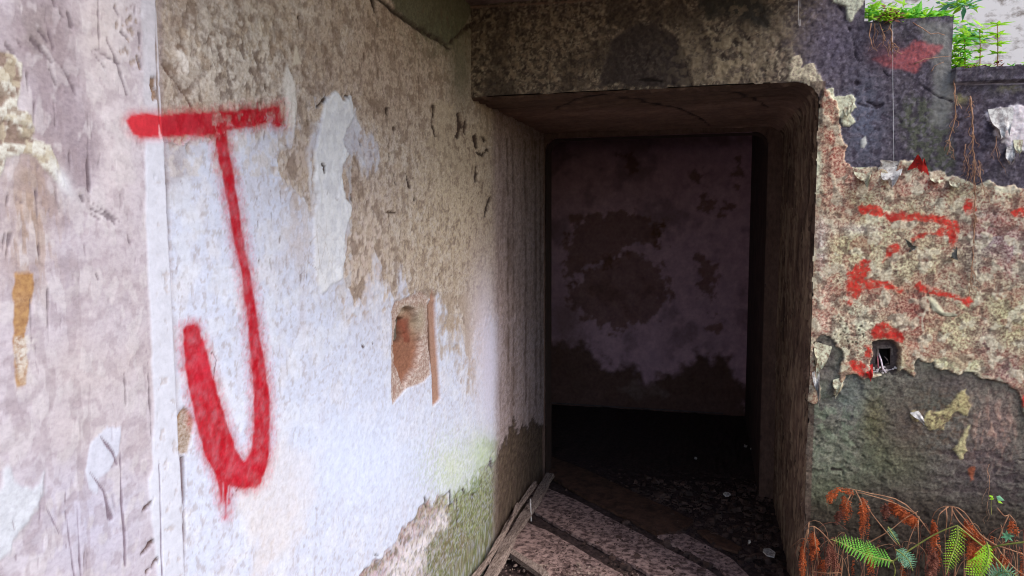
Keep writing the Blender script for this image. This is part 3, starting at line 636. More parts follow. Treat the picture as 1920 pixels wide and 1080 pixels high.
# ------------------------------------------------------------------ DOORWAY WALL
dw = empty('doorway_wall', (0, DY, 0))
tag(dw, 'broken wall around the dark doorway with a grimy lintel and peeling red speckled plaster to its right', 'wall')
def outline_inside(x, z, x0, x1, zt, r, r0=0.0):
    """rounded doorway opening"""
    ins = (x > x0) & (x < x1) & (z < zt)
    c = (x > x1-r) & (z > zt-r); ins &= ~(c & (np.hypot(x-(x1-r), z-(zt-r)) > r))
    if r0: 
        c = (x < x0+r0) & (z > zt-r0); ins &= ~(c & (np.hypot(x-(x0+r0), z-(zt-r0)) > r0))
    return ins
fu = np.concatenate([np.arange(WX-0.02, 1.14, 0.0036), np.arange(1.15, 2.6, 0.03)])
fv = np.concatenate([np.arange(-0.02, 0.24, 0.02), np.arange(0.24, 2.33, 0.0036)])
S = Surf(fu, fv, lambda a, b: np.stack([a, np.full_like(a, DY), b], 1), (0, -1, 0), (90, 82, 90), (56, 50, 58), 0.5)
x, z = S.u, S.v
# --- beam
bm = (1-sst(S.px+40*S.n(6, 4, 119), 1440, 1600))*(S.py < 260)
S.paint(bm, (68, 58, 53), (96, 84, 74), 0.30)
S.flecks(bm, 34, 0.02, 0.12, (124, 112, 96), (98, 86, 76), alpha=0.55, h=0.001, seed=579)
S.flecks(bm, 80, 0.1, 0.2, (156, 144, 124), (130, 118, 102), alpha=0.6, h=0.001, seed=569)
S.flecks(bm, 50, 0.1, 0.24, (138, 120, 102), (112, 96, 82), alpha=0.5, h=0.0015, seed=570)
S.flecks(bm, 44, 0.1, 0.26, (58, 48, 44), (48, 40, 38), alpha=0.7, h=-0.002, seed=571)
S.paint(bm*sst(S.n(7, 4, 120), 0.0, 0.4)*0.8, (60, 50, 46), (90, 78, 64), 0.25)
S.h += bm*0.004*S.n(24, 4, 121) + bm*0.006*sst(S.py, 135, 165)*S.n(10, 4, 118)
S.fill([(1125, 160), (1132, 110), (1150, 70), (1190, 48), (1235, 46), (1268, 70), (1288, 110), (1296, 160)], (52, 44, 42), (66, 57, 54), 0.35, soft=4, rough=5, seed=122, h=-0.005)
S.flecks(S.near(1210, 110, 60, 50), 60, 0.12, 0.24, (92, 82, 76), (76, 68, 62), alpha=0.6, seed=568)
S.fill([(1280, 60), (1310, 62), (1320, 90), (1345, 110), (1350, 130), (1390, 130), (1420, 90), (1450, 50), (1462, 30), (1480, 60), (1440, 80), (1400, 140), (1340, 150), (1300, 148), (1290, 110)], (92, 80, 72), (142, 128, 106), 0.5, soft=14, rough=14, f=22, seed=123, h=0.001, alpha=0.6)
S.flecks(S.near(1360, 110, 80, 60)*(S.py < 160), 24, 0.0, 0.14, (152, 138, 114), (120, 104, 88), alpha=0.8, h=0.003, seed=572)
S.fill([(1300, -20), (1440, -20), (1440, 50), (1400, 45), (1330, 30)], (56, 52, 46), (48, 44, 42), 0.4, soft=10, rough=8)
S.dab([(880, 14, 3), (960, 10, 3), (1030, 6, 3), (1120, 0, 3)], (130, 104, 90), (100, 80, 70), 0.4, rough=1, h=0.003)
S.dab([(1190, 150, 2), (1215, 148, 6), (1240, 152, 3)], (36, 28, 26), (30, 24, 22), 0.5, h=-0.006)
S.dab([(1040, 176, 4), (1100, 172, 4), (1130, 170, 3)], (150, 132, 112), (120, 102, 88), 0.4, rough=1.5, h=0.002)
S.dab([(905, 184, 5), (980, 180, 4), (1040, 178, 4)], (108, 84, 76), (90, 70, 62), 0.4, rough=1.5, h=0.003)
for (a_, b_, c_, d_) in ((960, 70, 60, 40), (1060, 60, 50, 50), (1080, 130, 40, 30), (980, 130, 50, 30), (1390, 20, 40, 22)):
    w = sst(S.n(40, 4, 124), 0.05, 0.3)*np.exp(-((S.px-a_)/c_)**2-((S.py-b_)/d_)**2)
    S.paint(w*0.5, (122, 106, 88), (132, 116, 98))
# --- dark upper field of the right part
up = sst(S.px, 1470, 1540)*(S.py < 420)
S.paint(up*sst(S.n(5, 4, 130), 0.0, 0.5)*0.6, (84, 78, 84), (54, 50, 56))
S.blob(1560, 90, 50, 110, (106, 98, 116), (78, 70, 86), 0.4, 0.7)
S.blob(1620, 230, 36, 80, (100, 104, 122), (80, 84, 100), 0.35, 0.8)
S.fill([(1690, 190), (1712, 175), (1745, 190), (1785, 200), (1785, 250), (1790, 320), (1740, 325), (1700, 280)], (92, 94, 78), (62, 64, 56), 0.5, soft=14, rough=8, seed=131, alpha=0.9)
S.fill([(1785, 200), (1800, 160), (1840, 170), (1850, 220), (1845, 260), (1870, 300), (1830, 330), (1800, 330)], (88, 76, 86), (58, 50, 56), 0.5, soft=14, rough=8, seed=132, alpha=0.9)
S.blob(1800, 185, 14, 10, (150, 144, 96), (120, 112, 80), 0.4, 0.8); S.blob(1890, 165, 25, 8, (140, 134, 104), (110, 102, 80), 0.4, 0.6)
S.h += (S.px > 1500)*(0.0018*S.n(30, 4, 133) + 0.0012*S.n(90, 2, 134))
S.flecks(up*(S.px > 1490), 50, 0.12, 0.26, (126, 118, 130), (100, 92, 104), alpha=0.5, h=0.0008, seed=560)
S.flecks(up*(S.px > 1490), 44, 0.16, 0.28, (62, 54, 66), (52, 44, 54), alpha=0.7, h=-0.0012, seed=561)
S.fill([(1722, 42), (1786, 42), (1786, 190), (1770, 240), (1745, 230), (1750, 130), (1740, 90)], (124, 122, 118), (110, 108, 104), 0.3, soft=9, rough=3, alpha=0.85)
S.fill([(1640, 110), (1700, 95), (1715, 75), (1765, 88), (1750, 108), (1728, 115), (1722, 135), (1700, 140), (1660, 125)], (168, 84, 84), (110, 70, 80), 0.35, soft=5, rough=5, seed=135, alpha=0.85)
S.blob(1660, 100, 30, 22, (120, 78, 88), (92, 66, 78), 0.4, 0.6)
for L in ([(1562, -5, 1.5), (1578, 20, 2.5), (1588, 42, 1.2), (1600, 76, 2), (1603, 92, 1)], [(1602, 86, 1), (1604, 104, 2.4), (1612, 118, 1.4), (1628, 129, 2.6), (1642, 130, 1.2), (1656, 133, 2.4), (1668, 144, 2), (1672, 152, 0.8)], [(1728, 160, 2), (1760, 182, 3), (1786, 190, 3)],
          [(1625, 190, 5), (1645, 200, 7), (1655, 196, 4)], [(1610, 195, 2), (1642, 204, 2)], [(1606, 155, 6), (1607, 158, 6)], [(1652, 215, 2), (1690, 230, 2)]):
    S.dab(L, (44, 36, 46), (34, 28, 36), 0.5, soft=1.0, rough=1.6, f=30, alpha=0.9, h=-0.004, hs=1.5)
S.fill([(1615, 262), (1622, 256), (1625, 268), (1620, 278), (1614, 276)], (190, 190, 186), (160, 160, 156), 0.3, soft=1.5, rough=1, h=0.003)
S.dab([(1500, -5, 1.2), (1500, 48, 1.2)], (180, 176, 180), (160, 156, 160), 0.3, soft=0.8)
S.fill([(1482, 105), (1500, 102), (1504, 125), (1520, 118), (1540, 140), (1545, 165), (1535, 180), (1510, 160), (1480, 148)], (196, 186, 160), (120, 104, 98), 0.4, soft=2, rough=5, f=26, seed=136, h=0.004)
S.fill([(1548, -20), (1625, -20), (1612, 20), (1596, 42), (1588, 36), (1580, 14), (1560, 6)], (196, 198, 176), (120, 112, 104), 0.35, soft=2, rough=4, seed=137, h=0.006)
S.dab([(1785, 134, 3), (1925, 132, 3)], (60, 52, 60), (50, 42, 50), 0.4)
S.dab([(1790, 158, 2), (1925, 157, 2)], (150, 140, 150), (130, 120, 130), 0.4, soft=1, rough=0.6)
S.h += 0.02*((z > 1.925) & (x > 0.752))
S.fill([(1844, 215), (1862, 200), (1890, 205), (1905, 196), (1940, 195), (1975, 215), (1990, 250), (1960, 285), (1905, 285), (1880, 262), (1865, 250), (1862, 232)], (216, 208, 208), (190, 170, 178), 0.3, soft=2, rough=6, f=20, seed=138, h=0.004)
# --- painted, speckled red and cream coat (proud of the dark render)
coat = [(1500, 178), (1537, 190), (1546, 168), (1556, 176), (1566, 186), (1574, 230), (1580, 262), (1584, 300), (1598, 315), (1640, 314), (1672, 322), (1690, 304), (1712, 300), (1732, 320), (1760, 322), (1778, 332), (1818, 338), (1828, 350), (1850, 340), (1880, 352), (1960, 352), (2050, 330), (2200, 360), (2420, 340), (2700, 380), (3300, 360),
        (3300, 760), (2900, 820), (2600, 780), (2350, 830), (2200, 790), (2050, 815), (1960, 800), (1925, 790), (1915, 752), (1905, 728), (1880, 716), (1850, 712), (1812, 700), (1788, 698), (1772, 692), (1750, 690), (1748, 680), (1722, 676), (1714, 684), (1712, 704), (1696, 694), (1690, 690),
        (1686, 700), (1636, 706), (1620, 712), (1604, 702), (1586, 703), (1580, 722), (1566, 742), (1560, 742), (1574, 716), (1572, 690), (1583, 662), (1570, 648), (1560, 632), (1545, 628), (1528, 632), (1529, 680), (1538, 745), (1530, 756), (1500, 750)]
S.fill([(1538, 172), (1560, 166), (1566, 180), (1602, 178), (1604, 200), (1594, 212), (1601, 230), (1594, 240), (1582, 236), (1572, 222), (1560, 226), (1550, 240), (1540, 235)], (208, 210, 184), (150, 134, 112), 0.35, soft=1.5, rough=3, f=30, seed=139, h=0.007, hs=1.6)
cd = S.poly(coat, 4.2, 24, 140); cm = 1-sst(cd, -1.6, 1.6)
S.paint(cm, (216, 208, 176), (126, 72, 62), 0.52)
S.paint(cm*sst(S.n(6, 5, 145), -0.05, 0.35)*0.8, (196, 168, 140), (130, 62, 54), 0.55)
S.paint(cm*sst(S.n(7, 5, 146), 0.1, 0.4)*0.7, (200, 194, 150), (112, 92, 70), 0.45)
S.h += 0.0075*(1-sst(cd, -1.5, 1.5)) + 0.0015*np.exp(-((cd+3)/3)**2)*sst(S.n(8, 3, 147), -0.1, 0.3)
rim = (1-sst(np.abs(cd+4), 1.5, 5)); S.paint(rim*0.75*sst(S.n(9, 4, 148), -0.15, 0.3), (214, 210, 182), (186, 176, 150), 0.25)
def zone(x_, y_, rx, ry, A, B, den, al=0.9):
    w = np.exp(-((S.px-x_)/rx)**2-((S.py-y_)/ry)**2)*cm*al; S.paint(w, np.minimum(np.array(A)*1.1, 232), np.array(B)*0.86, den)
zone(1565, 310, 26, 90, (206, 176, 152), (150, 46, 42), 0.56)
zone(1600, 330, 30, 30, (206, 176, 152), (156, 60, 56), 0.5)
zone(1532, 300, 8, 100, (206, 212, 184), (180, 176, 150), 0.25)
zone(1700, 350, 60, 26, (206, 190, 168), (142, 58, 56), 0.5)
zone(1745, 345, 20, 16, (190, 160, 140), (160, 40, 40), 0.6)
zone(1560, 430, 40, 30, (210, 184, 168), (150, 92, 80), 0.5)
zone(1610, 432, 34, 10, (222, 204, 212), (200, 172, 180), 0.3)
zone(1540, 470, 12, 50, (214, 200, 204), (178, 140, 138), 0.4)
zone(1600, 460, 60, 40, (200, 194, 150), (138, 104, 80), 0.48)
zone(1800, 440, 40, 60, (196, 180, 150), (128, 88, 84), 0.5)
zone(1850, 440, 34, 40, (168, 150, 160), (98, 78, 92), 0.6)
zone(1905, 480, 30, 50, (172, 152, 150), (112, 84, 92), 0.55)
zone(1830, 500, 30, 70, (174, 160, 140), (104, 84, 86), 0.55)
zone(1880, 600, 60, 60, (200, 194, 148), (126, 108, 80), 0.5)
zone(1700, 580, 70, 40, (196, 160, 136), (134, 56, 54), 0.62)
zone(1722, 600, 16, 50, (170, 110, 100), (122, 40, 42), 0.7)
zone(1600, 610, 50, 36, (214, 212, 182), (118, 92, 74), 0.30)
zone(1545, 590, 18, 60, (206, 180, 160), (170, 70, 62), 0.4)
zone(1720, 650, 36, 26, (200, 170, 146), (166, 74, 62), 0.5)
zone(1790, 620, 50, 50, (206, 198, 156), (140, 100, 84), 0.46)
zone(1850, 650, 26, 60, (180, 160, 140), (118, 76, 84), 0.58)
zone(1890, 690, 26, 30, (170, 140, 130), (122, 72, 80), 0.6)
zone(1790, 680, 50, 14, (212, 212, 168), (170, 160, 120), 0.3)
zone(1660, 500, 50, 24, (200, 192, 160), (120, 84, 72), 0.45)
zone(1740, 470, 50, 40, (204, 192, 156), (128, 84, 74), 0.5)
zone(1655, 400, 20, 10, (214, 210, 180), (190, 180, 150), 0.3)
# pits
d1, d2, idv = cells(x, z, 66, 141)
pit = (1-sst(d1, 0.16, 0.28))*(idv > 0.3)*np.exp(-((S.px-1598)/46)**2-((S.py-622)/52)**2)*cm
S.paint(pit*1.4, (86, 76, 60), (70, 60, 50)); S.h -= 0.003*pit
# layer edge in the coat
S.flecks(cm, 14, 0.12, 0.3, (184, 150, 128), (120, 56, 50), alpha=0.6, seed=573)
S.flecks(cm, 18, 0.2, 0.32, (222, 216, 192), (190, 178, 150), alpha=0.6, h=0.0012, seed=574)
S.flecks(cm, 30, 0.22, 0.32, (94, 72, 64), (78, 58, 54), alpha=0.6, h=-0.0016, seed=575)
S.dab([(1735, 540, 2), (1740, 560, 3), (1745, 576, 4), (1762, 590, 4), (1790, 592, 2)], (70, 60, 46), (60, 50, 40), 0.4, rough=1.5, h=-0.004)
S.fill([(1738, 556), (1752, 560), (1770, 584), (1795, 590), (1770, 592), (1748, 582)], (220, 214, 184), (196, 188, 156), 0.25, soft=1.5, rough=1.5, h=0.002)
S.dab([(1735, 580, 1.5), (1728, 600, 2), (1730, 620, 1.5)], (214, 206, 180), (180, 160, 140), 0.3, rough=1.5)
# --- red graffiti, worn
def P3(l, ox, oy, k): return [(ox+a/k, oy+b/k) for a, b in l]
reds = [P3([(440, 20), (540, 10), (630, 30), (650, 75), (800, 75), (860, 82), (1000, 98), (1110, 100), (1220, 150), (1238, 230), (1205, 290), (1175, 360), (1160, 290), (1150, 260), (1040, 240), (1070, 215), (1100, 190), (1080, 160), (990, 150), (860, 132), (720, 140), (640, 112), (480, 85)], 1500, 380, 4.155),
        P3([(500, 425), (545, 450), (545, 540), (500, 595), (620, 600), (740, 640), (800, 680), (790, 705), (640, 662), (560, 665), (490, 690), (440, 740), (395, 800), (372, 790), (355, 640), (360, 560), (430, 480)], 1500, 380, 4.155),
        P3([(885, 640), (930, 618), (1010, 650), (1130, 688), (1230, 722), (1320, 722), (1352, 765), (1310, 812), (1262, 790), (1220, 755), (1120, 735), (1010, 712), (900, 670)], 1500, 380, 4.155),
        P3([(550, 60), (640, 18), (740, 60), (800, 120), (810, 190), (760, 170), (650, 132), (560, 150)], 1500, 600, 4.155),
        P3([(505, 200), (550, 215), (545, 280), (500, 290)], 1500, 600, 4.155),
        P3([(390, 325), (470, 310), (530, 350), (565, 440), (540, 470), (500, 460), (460, 425), (400, 395)], 1500, 600, 4.155),
        P3([(770, 285), (690, 340), (640, 455), (720, 400), (780, 400)], 1500, 380, 4.155),
        P3([(860, 280), (960, 230), (1060, 240), (960, 260), (880, 300)], 1500, 380, 4.155),
        [(1884, 396), (1905, 390), (1940, 392), (1940, 408), (1900, 406)], [(1900, 755), (1915, 745), (1940, 740), (1940, 765), (1912, 765)], [(1812, 350+20), (1822, 372), (1830, 395), (1812, 402), (1804, 390)]]
rd = np.minimum.reduce([S.poly(p, 3.6, 40, 150+i) for i, p in enumerate(reds)])
rm = (1-sst(rd, -2.5, 2.5))*cm
S.paint(rm*(0.97-0.55*sst(S.n(50, 4, 577), 0.14, 0.3)), (206, 30, 26), (160, 84, 66), 0.45)
S.paint(rm*sst(S.n(14, 4, 160), 0.1, 0.4)*0.6, (176, 30, 28), (150, 50, 44), 0.4)
# --- lower dark render
lo = (1-cm)*(S.py > 600)*(S.px > 1480)
S.paint(lo, (124, 120, 108), (78, 72, 64), 0.48)
S.h += lo*(0.003*S.n(9, 5, 170, 1.0, 1.0) + 0.0008*S.n(50, 4, 171))
S.flecks(lo, 12, 0.0, 0.35, (104, 100, 90), (80, 74, 66), alpha=0.6, seed=554)
S.flecks(lo*(S.px < 1680), 24, 0.22, 0.27, (52, 50, 42), (46, 42, 38), alpha=0.8, h=-0.004, seed=555, sx=0.8, sy=1.1)
S.flecks(lo, 46, 0.14, 0.26, (150, 146, 128), (110, 104, 92), alpha=0.4, h=0.0006, seed=550)
S.flecks(lo, 40, 0.16, 0.28, (58, 50, 46), (48, 40, 38), alpha=0.6, h=-0.0014, seed=551)
S.flecks(lo*S.near(1570, 800, 80, 120), 24, 0.02, 0.2, (124, 138, 112), (92, 104, 82), alpha=0.6, seed=552)
S.flecks(lo*(S.py > 840)*(S.px > 1650), 16, 0.1, 0.2, (60, 46, 46), (44, 34, 36), alpha=0.6, h=-0.004, seed=553, sx=0.6, sy=1.6)
S.paint(lo*sst(S.n(4, 4, 172), 0, 0.4)*0.6, (92, 96, 80), (66, 66, 56))
def lz(x_, y_, rx, ry, A, B, den, al=0.85):
    w = np.exp(-((S.px-x_)/rx)**2-((S.py-y_)/ry)**2)*lo*al*0.8; S.paint(w, np.array(A)*1.15, np.array(B)*1.08, den)
lz(1550, 680, 26, 50, (92, 82, 78), (72, 62, 60), 0.4)
lz(1600, 740, 50, 50, (106, 110, 106), (78, 80, 78), 0.4)
lz(1560, 930, 60, 50, (92, 100, 70), (62, 70, 46), 0.5)
lz(1680, 860, 60, 50, (96, 98, 72), (66, 66, 50), 0.5)
lz(1640, 780, 24, 50, (98, 92, 56), (66, 58, 42), 0.5)
lz(1700, 800, 40, 60, (100, 84, 76), (66, 52, 50), 0.5)
lz(1780, 720, 60, 30, (94, 82, 80), (66, 56, 56), 0.5)
lz(1840, 880, 90, 80, (86, 72, 74), (52, 40, 44), 0.55)
lz(1560, 850, 40, 50, (112, 114, 98), (84, 86, 72), 0.45)
lz(1700, 940, 80, 40, (90, 82, 70), (58, 50, 46), 0.5)
lz(1640, 960, 120, 60, (78, 68, 60), (46, 38, 34), 0.5)
lz(1870, 790, 40, 50, (140, 116, 108), (92, 70, 70), 0.5)
S.paint(sst(S.py+30*S.n(6, 4, 576), 900, 990)*lo*0.85, (66, 54, 44), (40, 32, 28), 0.5)
S.fill([(1706, 770), (1716, 766), (1732, 782), (1740, 770), (1770, 768), (1792, 745), (1800, 728), (1812, 730), (1818, 760), (1812, 780), (1790, 770), (1778, 785), (1770, 804), (1745, 806), (1728, 796), (1716, 792)],
       (190, 178, 128), (124, 106, 78), 0.42, soft=1.8, rough=4, f=26, seed=173, h=0.004)
S.fill([(1808, 805), (1816, 800), (1810, 830), (1814, 845), (1804, 860), (1796, 850), (1788, 842), (1796, 830)], (196, 186, 138), (130, 112, 84), 0.35, soft=1.8, rough=3, f=26, seed=174, h=0.004)
w = sst(S.n(30, 4, 175, 2, 0.8), 0.05, 0.3)*np.exp(-((S.px-1860)/50)**2-((S.py-800)/55)**2)*lo
S.paint(w*0.75, (176, 150, 130), (150, 110, 100)); S.h += 0.002*w
S.fill([(1814, 880), (1826, 876), (1828, 900), (1818, 905)], (150, 84, 58), (112, 62, 44), 0.4, soft=2, rough=3)
S.flecks(S.near(1765, 790, 70, 60)*lo, 50, 0.08, 0.2, (110, 90, 72), (88, 70, 60), alpha=0.8, h=-0.002, seed=578)
# relief of the far right roots scars
S.dab([(1560, 880, 3), (1580, 882, 5), (1582, 905, 4)], (60, 54, 46), (48, 42, 38), 0.5, rough=2, h=-0.006)
# socket recess
bx = S.poly([(1636, 642), (1660, 636), (1682, 644), (1688, 660), (1684, 696), (1672, 702), (1636, 700), (1631, 684), (1638, 664)], 2.0, 40, 176)
bi = 1-sst(bx, -2, 2)
S.paint(bi, (96, 84, 80), (66, 56, 56), 0.5); S.h -= 0.03*bi
keep_box = ~((S.px > 1646) & (S.px < 1671) & (S.py > 652) & (S.py < 687))
# --- opening edges
op = outline_inside(x, z + 0.004*S.n(7, 3, 180), -5.0, JX-0.0015+0.004*S.n(11, 3, 181), HZ, 0.075)
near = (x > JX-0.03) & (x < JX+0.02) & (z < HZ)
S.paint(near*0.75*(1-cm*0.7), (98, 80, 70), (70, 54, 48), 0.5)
top = np.where(x < 0.482, 9, np.where(x < 0.750, 2.146, 1.977)) + 0.006*S.n(14, 3, 182)
keep = (~op) & (z < top) & keep_box
S.region[(S.px < 1560) & (z > HZ-0.03) & (x < 0.42)] = 1
S.region[(cd < 1)] = 2
S.region[(rd < 2) & (cd < 1)] = 3
parts = S.build({0: 'bare_render', 1: 'lintel', 2: 'peeling_coat', 3: 'worn_graffiti'}, M_right, dw, keep)
parts[2]['label'] = 'cream coat speckled with dark red'; parts[3]['label'] = 'worn strokes of bright red paint'
# cores behind the face
m = MB()
m.box(JX+0.012, 0.48, DY+0.036, IY+0.2, 0, 2.62); m.box(0.481, 0.748, DY+0.11, DY+0.36, 0, 2.128); m.box(0.749, 2.6, DY+0.036, DY+0.36, 0, 1.955)
m.box(0.482, 0.7465, DY+0.004, DY+0.109, 2.112, 2.142); m.box(0.752, 2.6, DY+0.0, DY+0.0355, 1.95, 1.972)
m.build('wall_core', M_concrete, dw)
m = MB(); m.box(-2.4, JX+0.011, DY+0.02, IY+0.15, HZ+0.05, 2.5); m.box(-2.4, JX+0.1, IY+0.151, 6.1, HZ+0.301, 2.5)
m.build('roof_mass', M_concrete, dw)

# reveal: right jamb and soffit of the doorway, swept back to the inner frame
n1 = int(1.875/0.006); pts = [(JX, t) for t in np.linspace(0, HZ-0.075, n1)]
pts += [(JX-0.075+0.075*math.cos(a), HZ-0.075+0.075*math.sin(a)) for a in np.linspace(0, math.pi/2, 16)[1:]]
pts += [(t, HZ) for t in np.linspace(JX-0.075, WX-0.01, 150)[1:]]
pts = np.array(pts); seg = np.hypot(*np.diff(pts, axis=0).T); arc = np.concatenate([[0], np.cumsum(seg)])
nx = np.gradient(pts[:, 1]); nz = -np.gradient(pts[:, 0]); ln = np.hypot(nx, nz); nx, nz = -nx/ln, -nz/ln
yy = np.concatenate([np.arange(DY+0.0005, DY+0.4, 0.008), np.arange(DY+0.4, IY, 0.014), [IY+0.001]])
idx = np.arange(len(pts)).astype(float)
S = Surf(idx, yy, lambda a, b: np.stack([pts[a.astype(int), 0], b, pts[a.astype(int), 1]], 1),
         lambda a, b: np.stack([nx[a.astype(int)], 0*b, nz[a.astype(int)]], 1), (122, 100, 86), (80, 62, 54), 0.45)
S.u = arc[S.u.astype(int)]
g = sst(S.n(5, 5, 200, 0.5, 4.0), 0.0, 0.4)
S.paint(g*0.6, (90, 72, 62), (62, 48, 42), 0.45)
S.paint(sst(S.n(8, 4, 201, 0.6, 3.5), 0.2, 0.5)*0.7, (146, 124, 104), (106, 86, 72), 0.4)
S.h = 0.010*S.n(6, 4, 202, 0.35, 3.0) + 0.004*S.n(24, 4, 203, 0.4, 1.5)
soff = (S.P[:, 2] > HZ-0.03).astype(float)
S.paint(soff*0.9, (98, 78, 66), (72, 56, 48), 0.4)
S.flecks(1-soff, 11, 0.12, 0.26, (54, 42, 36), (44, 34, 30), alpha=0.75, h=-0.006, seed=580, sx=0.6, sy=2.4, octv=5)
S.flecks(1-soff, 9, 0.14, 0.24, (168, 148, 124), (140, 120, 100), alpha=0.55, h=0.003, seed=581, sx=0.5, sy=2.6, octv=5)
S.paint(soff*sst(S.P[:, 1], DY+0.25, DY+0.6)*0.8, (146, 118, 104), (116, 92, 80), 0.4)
for L in ([(1040, 205, 2), (1080, 186, 2.5), (1130, 180, 2.5), (1200, 188, 2.5), (1265, 200, 3), (1310, 220, 3), (1330, 234, 2)], [(1330, 170, 2), (1380, 172, 2.5), (1410, 184, 4), (1440, 200, 2)]):
    S.dab(L, (40, 30, 28), (32, 24, 22), 0.5, soft=1.5, rough=0.8, h=-0.003)
S.h *= sst(S.P[:, 1], DY, DY+0.03)*0.9+0.1
S.h += 0.007*sst(S.n(30, 4, 205, 1, 1), 0.1, 0.3)*(S.P[:, 1] < DY+0.06)*sst(S.P[:, 1], DY, DY+0.01)
S.h += 0.008*(S.P[:, 1] < DY+0.1)*S.n(9, 3, 204, 1.5, 0.2)*sst(S.P[:, 1], DY, DY+0.02)
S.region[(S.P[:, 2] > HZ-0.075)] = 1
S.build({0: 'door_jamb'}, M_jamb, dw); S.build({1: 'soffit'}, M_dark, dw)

# ------------------------------------------------------------------ inner frame
inner = empty('inner_doorframe', (0, IY, 0))
tag(inner, 'inner door frame with rounded upper corners, deep inside the dark passage', 'door frame')
IX0, IX1, IZ, IR = WX+0.012, 0.275, 1.925, 0.075
fu = np.arange(WX-0.04, JX+0.03, 0.006); fv = np.arange(-0.01, HZ+0.06, 0.006)
S = Surf(fu, fv, lambda a, b: np.stack([a, np.full_like(a, IY), b], 1), (0, -1, 0), (108, 86, 76), (76, 58, 52), 0.45)
S.h = 0.004*S.n(7, 4, 210, 2.0, 0.5)
S.paint(sst(S.n(6, 4, 211, 2.0, 0.5), 0, 0.4)*0.6, (100, 78, 68), (72, 56, 50))
keep = ~outline_inside(S.u, S.v, IX0, IX1+0.004*S.n(8, 3, 212), IZ, IR, IR)
S.build({0: 'frame_face'}, M_jamb, inner, keep)
m = MB()
path = [(IX1, t) for t in np.linspace(0, IZ-IR, 40)] + [(IX1-IR+IR*math.cos(a), IZ-IR+IR*math.sin(a)) for a in np.linspace(0, math.pi/2, 12)[1:]] + \
       [(IX0+IR+IR*math.cos(a), IZ-IR+IR*math.sin(a)) for a in np.linspace(math.pi/2, math.pi, 12)] + [(IX0, t) for t in np.linspace(IZ-IR, 0, 40)[1:]]
for (a, b), (c, d_) in zip(path[:-1], path[1:]):
    m.quad((a, IY+0.001, b), (c, IY+0.001, d_), (c, IY+0.15, d_), (a, IY+0.15, b))
m.build('frame_reveal', simple_mat('inner_reveal', (52, 40, 36), (84, 66, 58), 20, (3, 3, 0.5)), inner, smooth=True)

M_flake_l0 = simple_mat('dusty_skirting', (60, 50, 50), (92, 80, 80), 14)
# ------------------------------------------------------------------ dark room beyond
room = empty('back_room', (0, BY, 0))
tag(room, 'dark back room wall with stained mauve plaster and brown peeled patches seen through the doorway', 'wall')
fu = np.arange(-2.0, 0.285, 0.010); fv = np.arange(0, HZ+0.3, 0.010)
S = Surf(fu, fv, lambda a, b: np.stack([a, np.full_like(a, BY), b], 1), (0, -1, 0), (206, 164, 180), (182, 142, 156), 0.35)
S.paint(sst(S.n(3, 5, 220), 0.0, 0.5)*0.6, (134, 106, 112), (112, 84, 88))
for p in ([(1075, 410), (1130, 402), (1200, 400), (1232, 412), (1245, 440), (1225, 460), (1190, 452), (1165, 480), (1140, 500), (1100, 502), (1070, 530), (1055, 500), (1062, 460)],
          [(1100, 500), (1180, 470), (1240, 500), (1258, 540), (1225, 600), (1160, 620), (1100, 600), (1060, 560)],
          [(1238, 420), (1248, 450), (1240, 462), (1230, 430)], [(1165, 290), (1190, 300), (1195, 320), (1170, 310)], [(1300, 320), (1318, 330), (1310, 342), (1298, 334)], [(1380, 300), (1392, 330), (1380, 350)],
          [(1330, 590), (1356, 600), (1346, 625), (1332, 615)], [(1320, 370), (1370, 390), (1350, 400), (1310, 395)], [(1310, 480), (1350, 500), (1330, 560), (1310, 540)]):
    S.fill(p, (124, 84, 62), (96, 62, 48), 0.5, soft=6, rough=13, f=13, seed=221, alpha=0.7, h=-0.004)
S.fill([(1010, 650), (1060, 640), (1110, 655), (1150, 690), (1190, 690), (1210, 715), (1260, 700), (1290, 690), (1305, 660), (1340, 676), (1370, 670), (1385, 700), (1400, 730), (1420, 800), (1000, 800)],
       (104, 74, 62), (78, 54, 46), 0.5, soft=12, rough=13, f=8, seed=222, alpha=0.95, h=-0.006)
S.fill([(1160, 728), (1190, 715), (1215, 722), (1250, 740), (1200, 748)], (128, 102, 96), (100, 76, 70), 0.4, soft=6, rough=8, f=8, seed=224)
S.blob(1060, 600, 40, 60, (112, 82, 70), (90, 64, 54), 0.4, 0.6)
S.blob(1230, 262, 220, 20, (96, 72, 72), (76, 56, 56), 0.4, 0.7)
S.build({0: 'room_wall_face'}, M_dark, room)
m = MB(); m.box(-1.6, 0.12, BY-0.012, BY-0.002, 0.012, 0.020); m.build('skirting', M_flake_l0, room)
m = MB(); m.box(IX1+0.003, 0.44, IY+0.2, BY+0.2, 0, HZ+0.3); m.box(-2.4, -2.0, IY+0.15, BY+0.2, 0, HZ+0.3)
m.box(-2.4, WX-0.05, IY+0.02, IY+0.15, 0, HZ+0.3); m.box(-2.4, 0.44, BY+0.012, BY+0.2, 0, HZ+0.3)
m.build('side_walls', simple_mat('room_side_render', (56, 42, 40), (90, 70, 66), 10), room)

# ------------------------------------------------------------------ pale wall beyond the broken ledge, outdoors
m = MB(); m.box(0.6, 7.0, 5.5, 5.8, -0.2, 4.2)
tag(m.build('far_wall', M_pale), 'pale weathered wall standing beyond the broken ledge at the top right', 'wall')


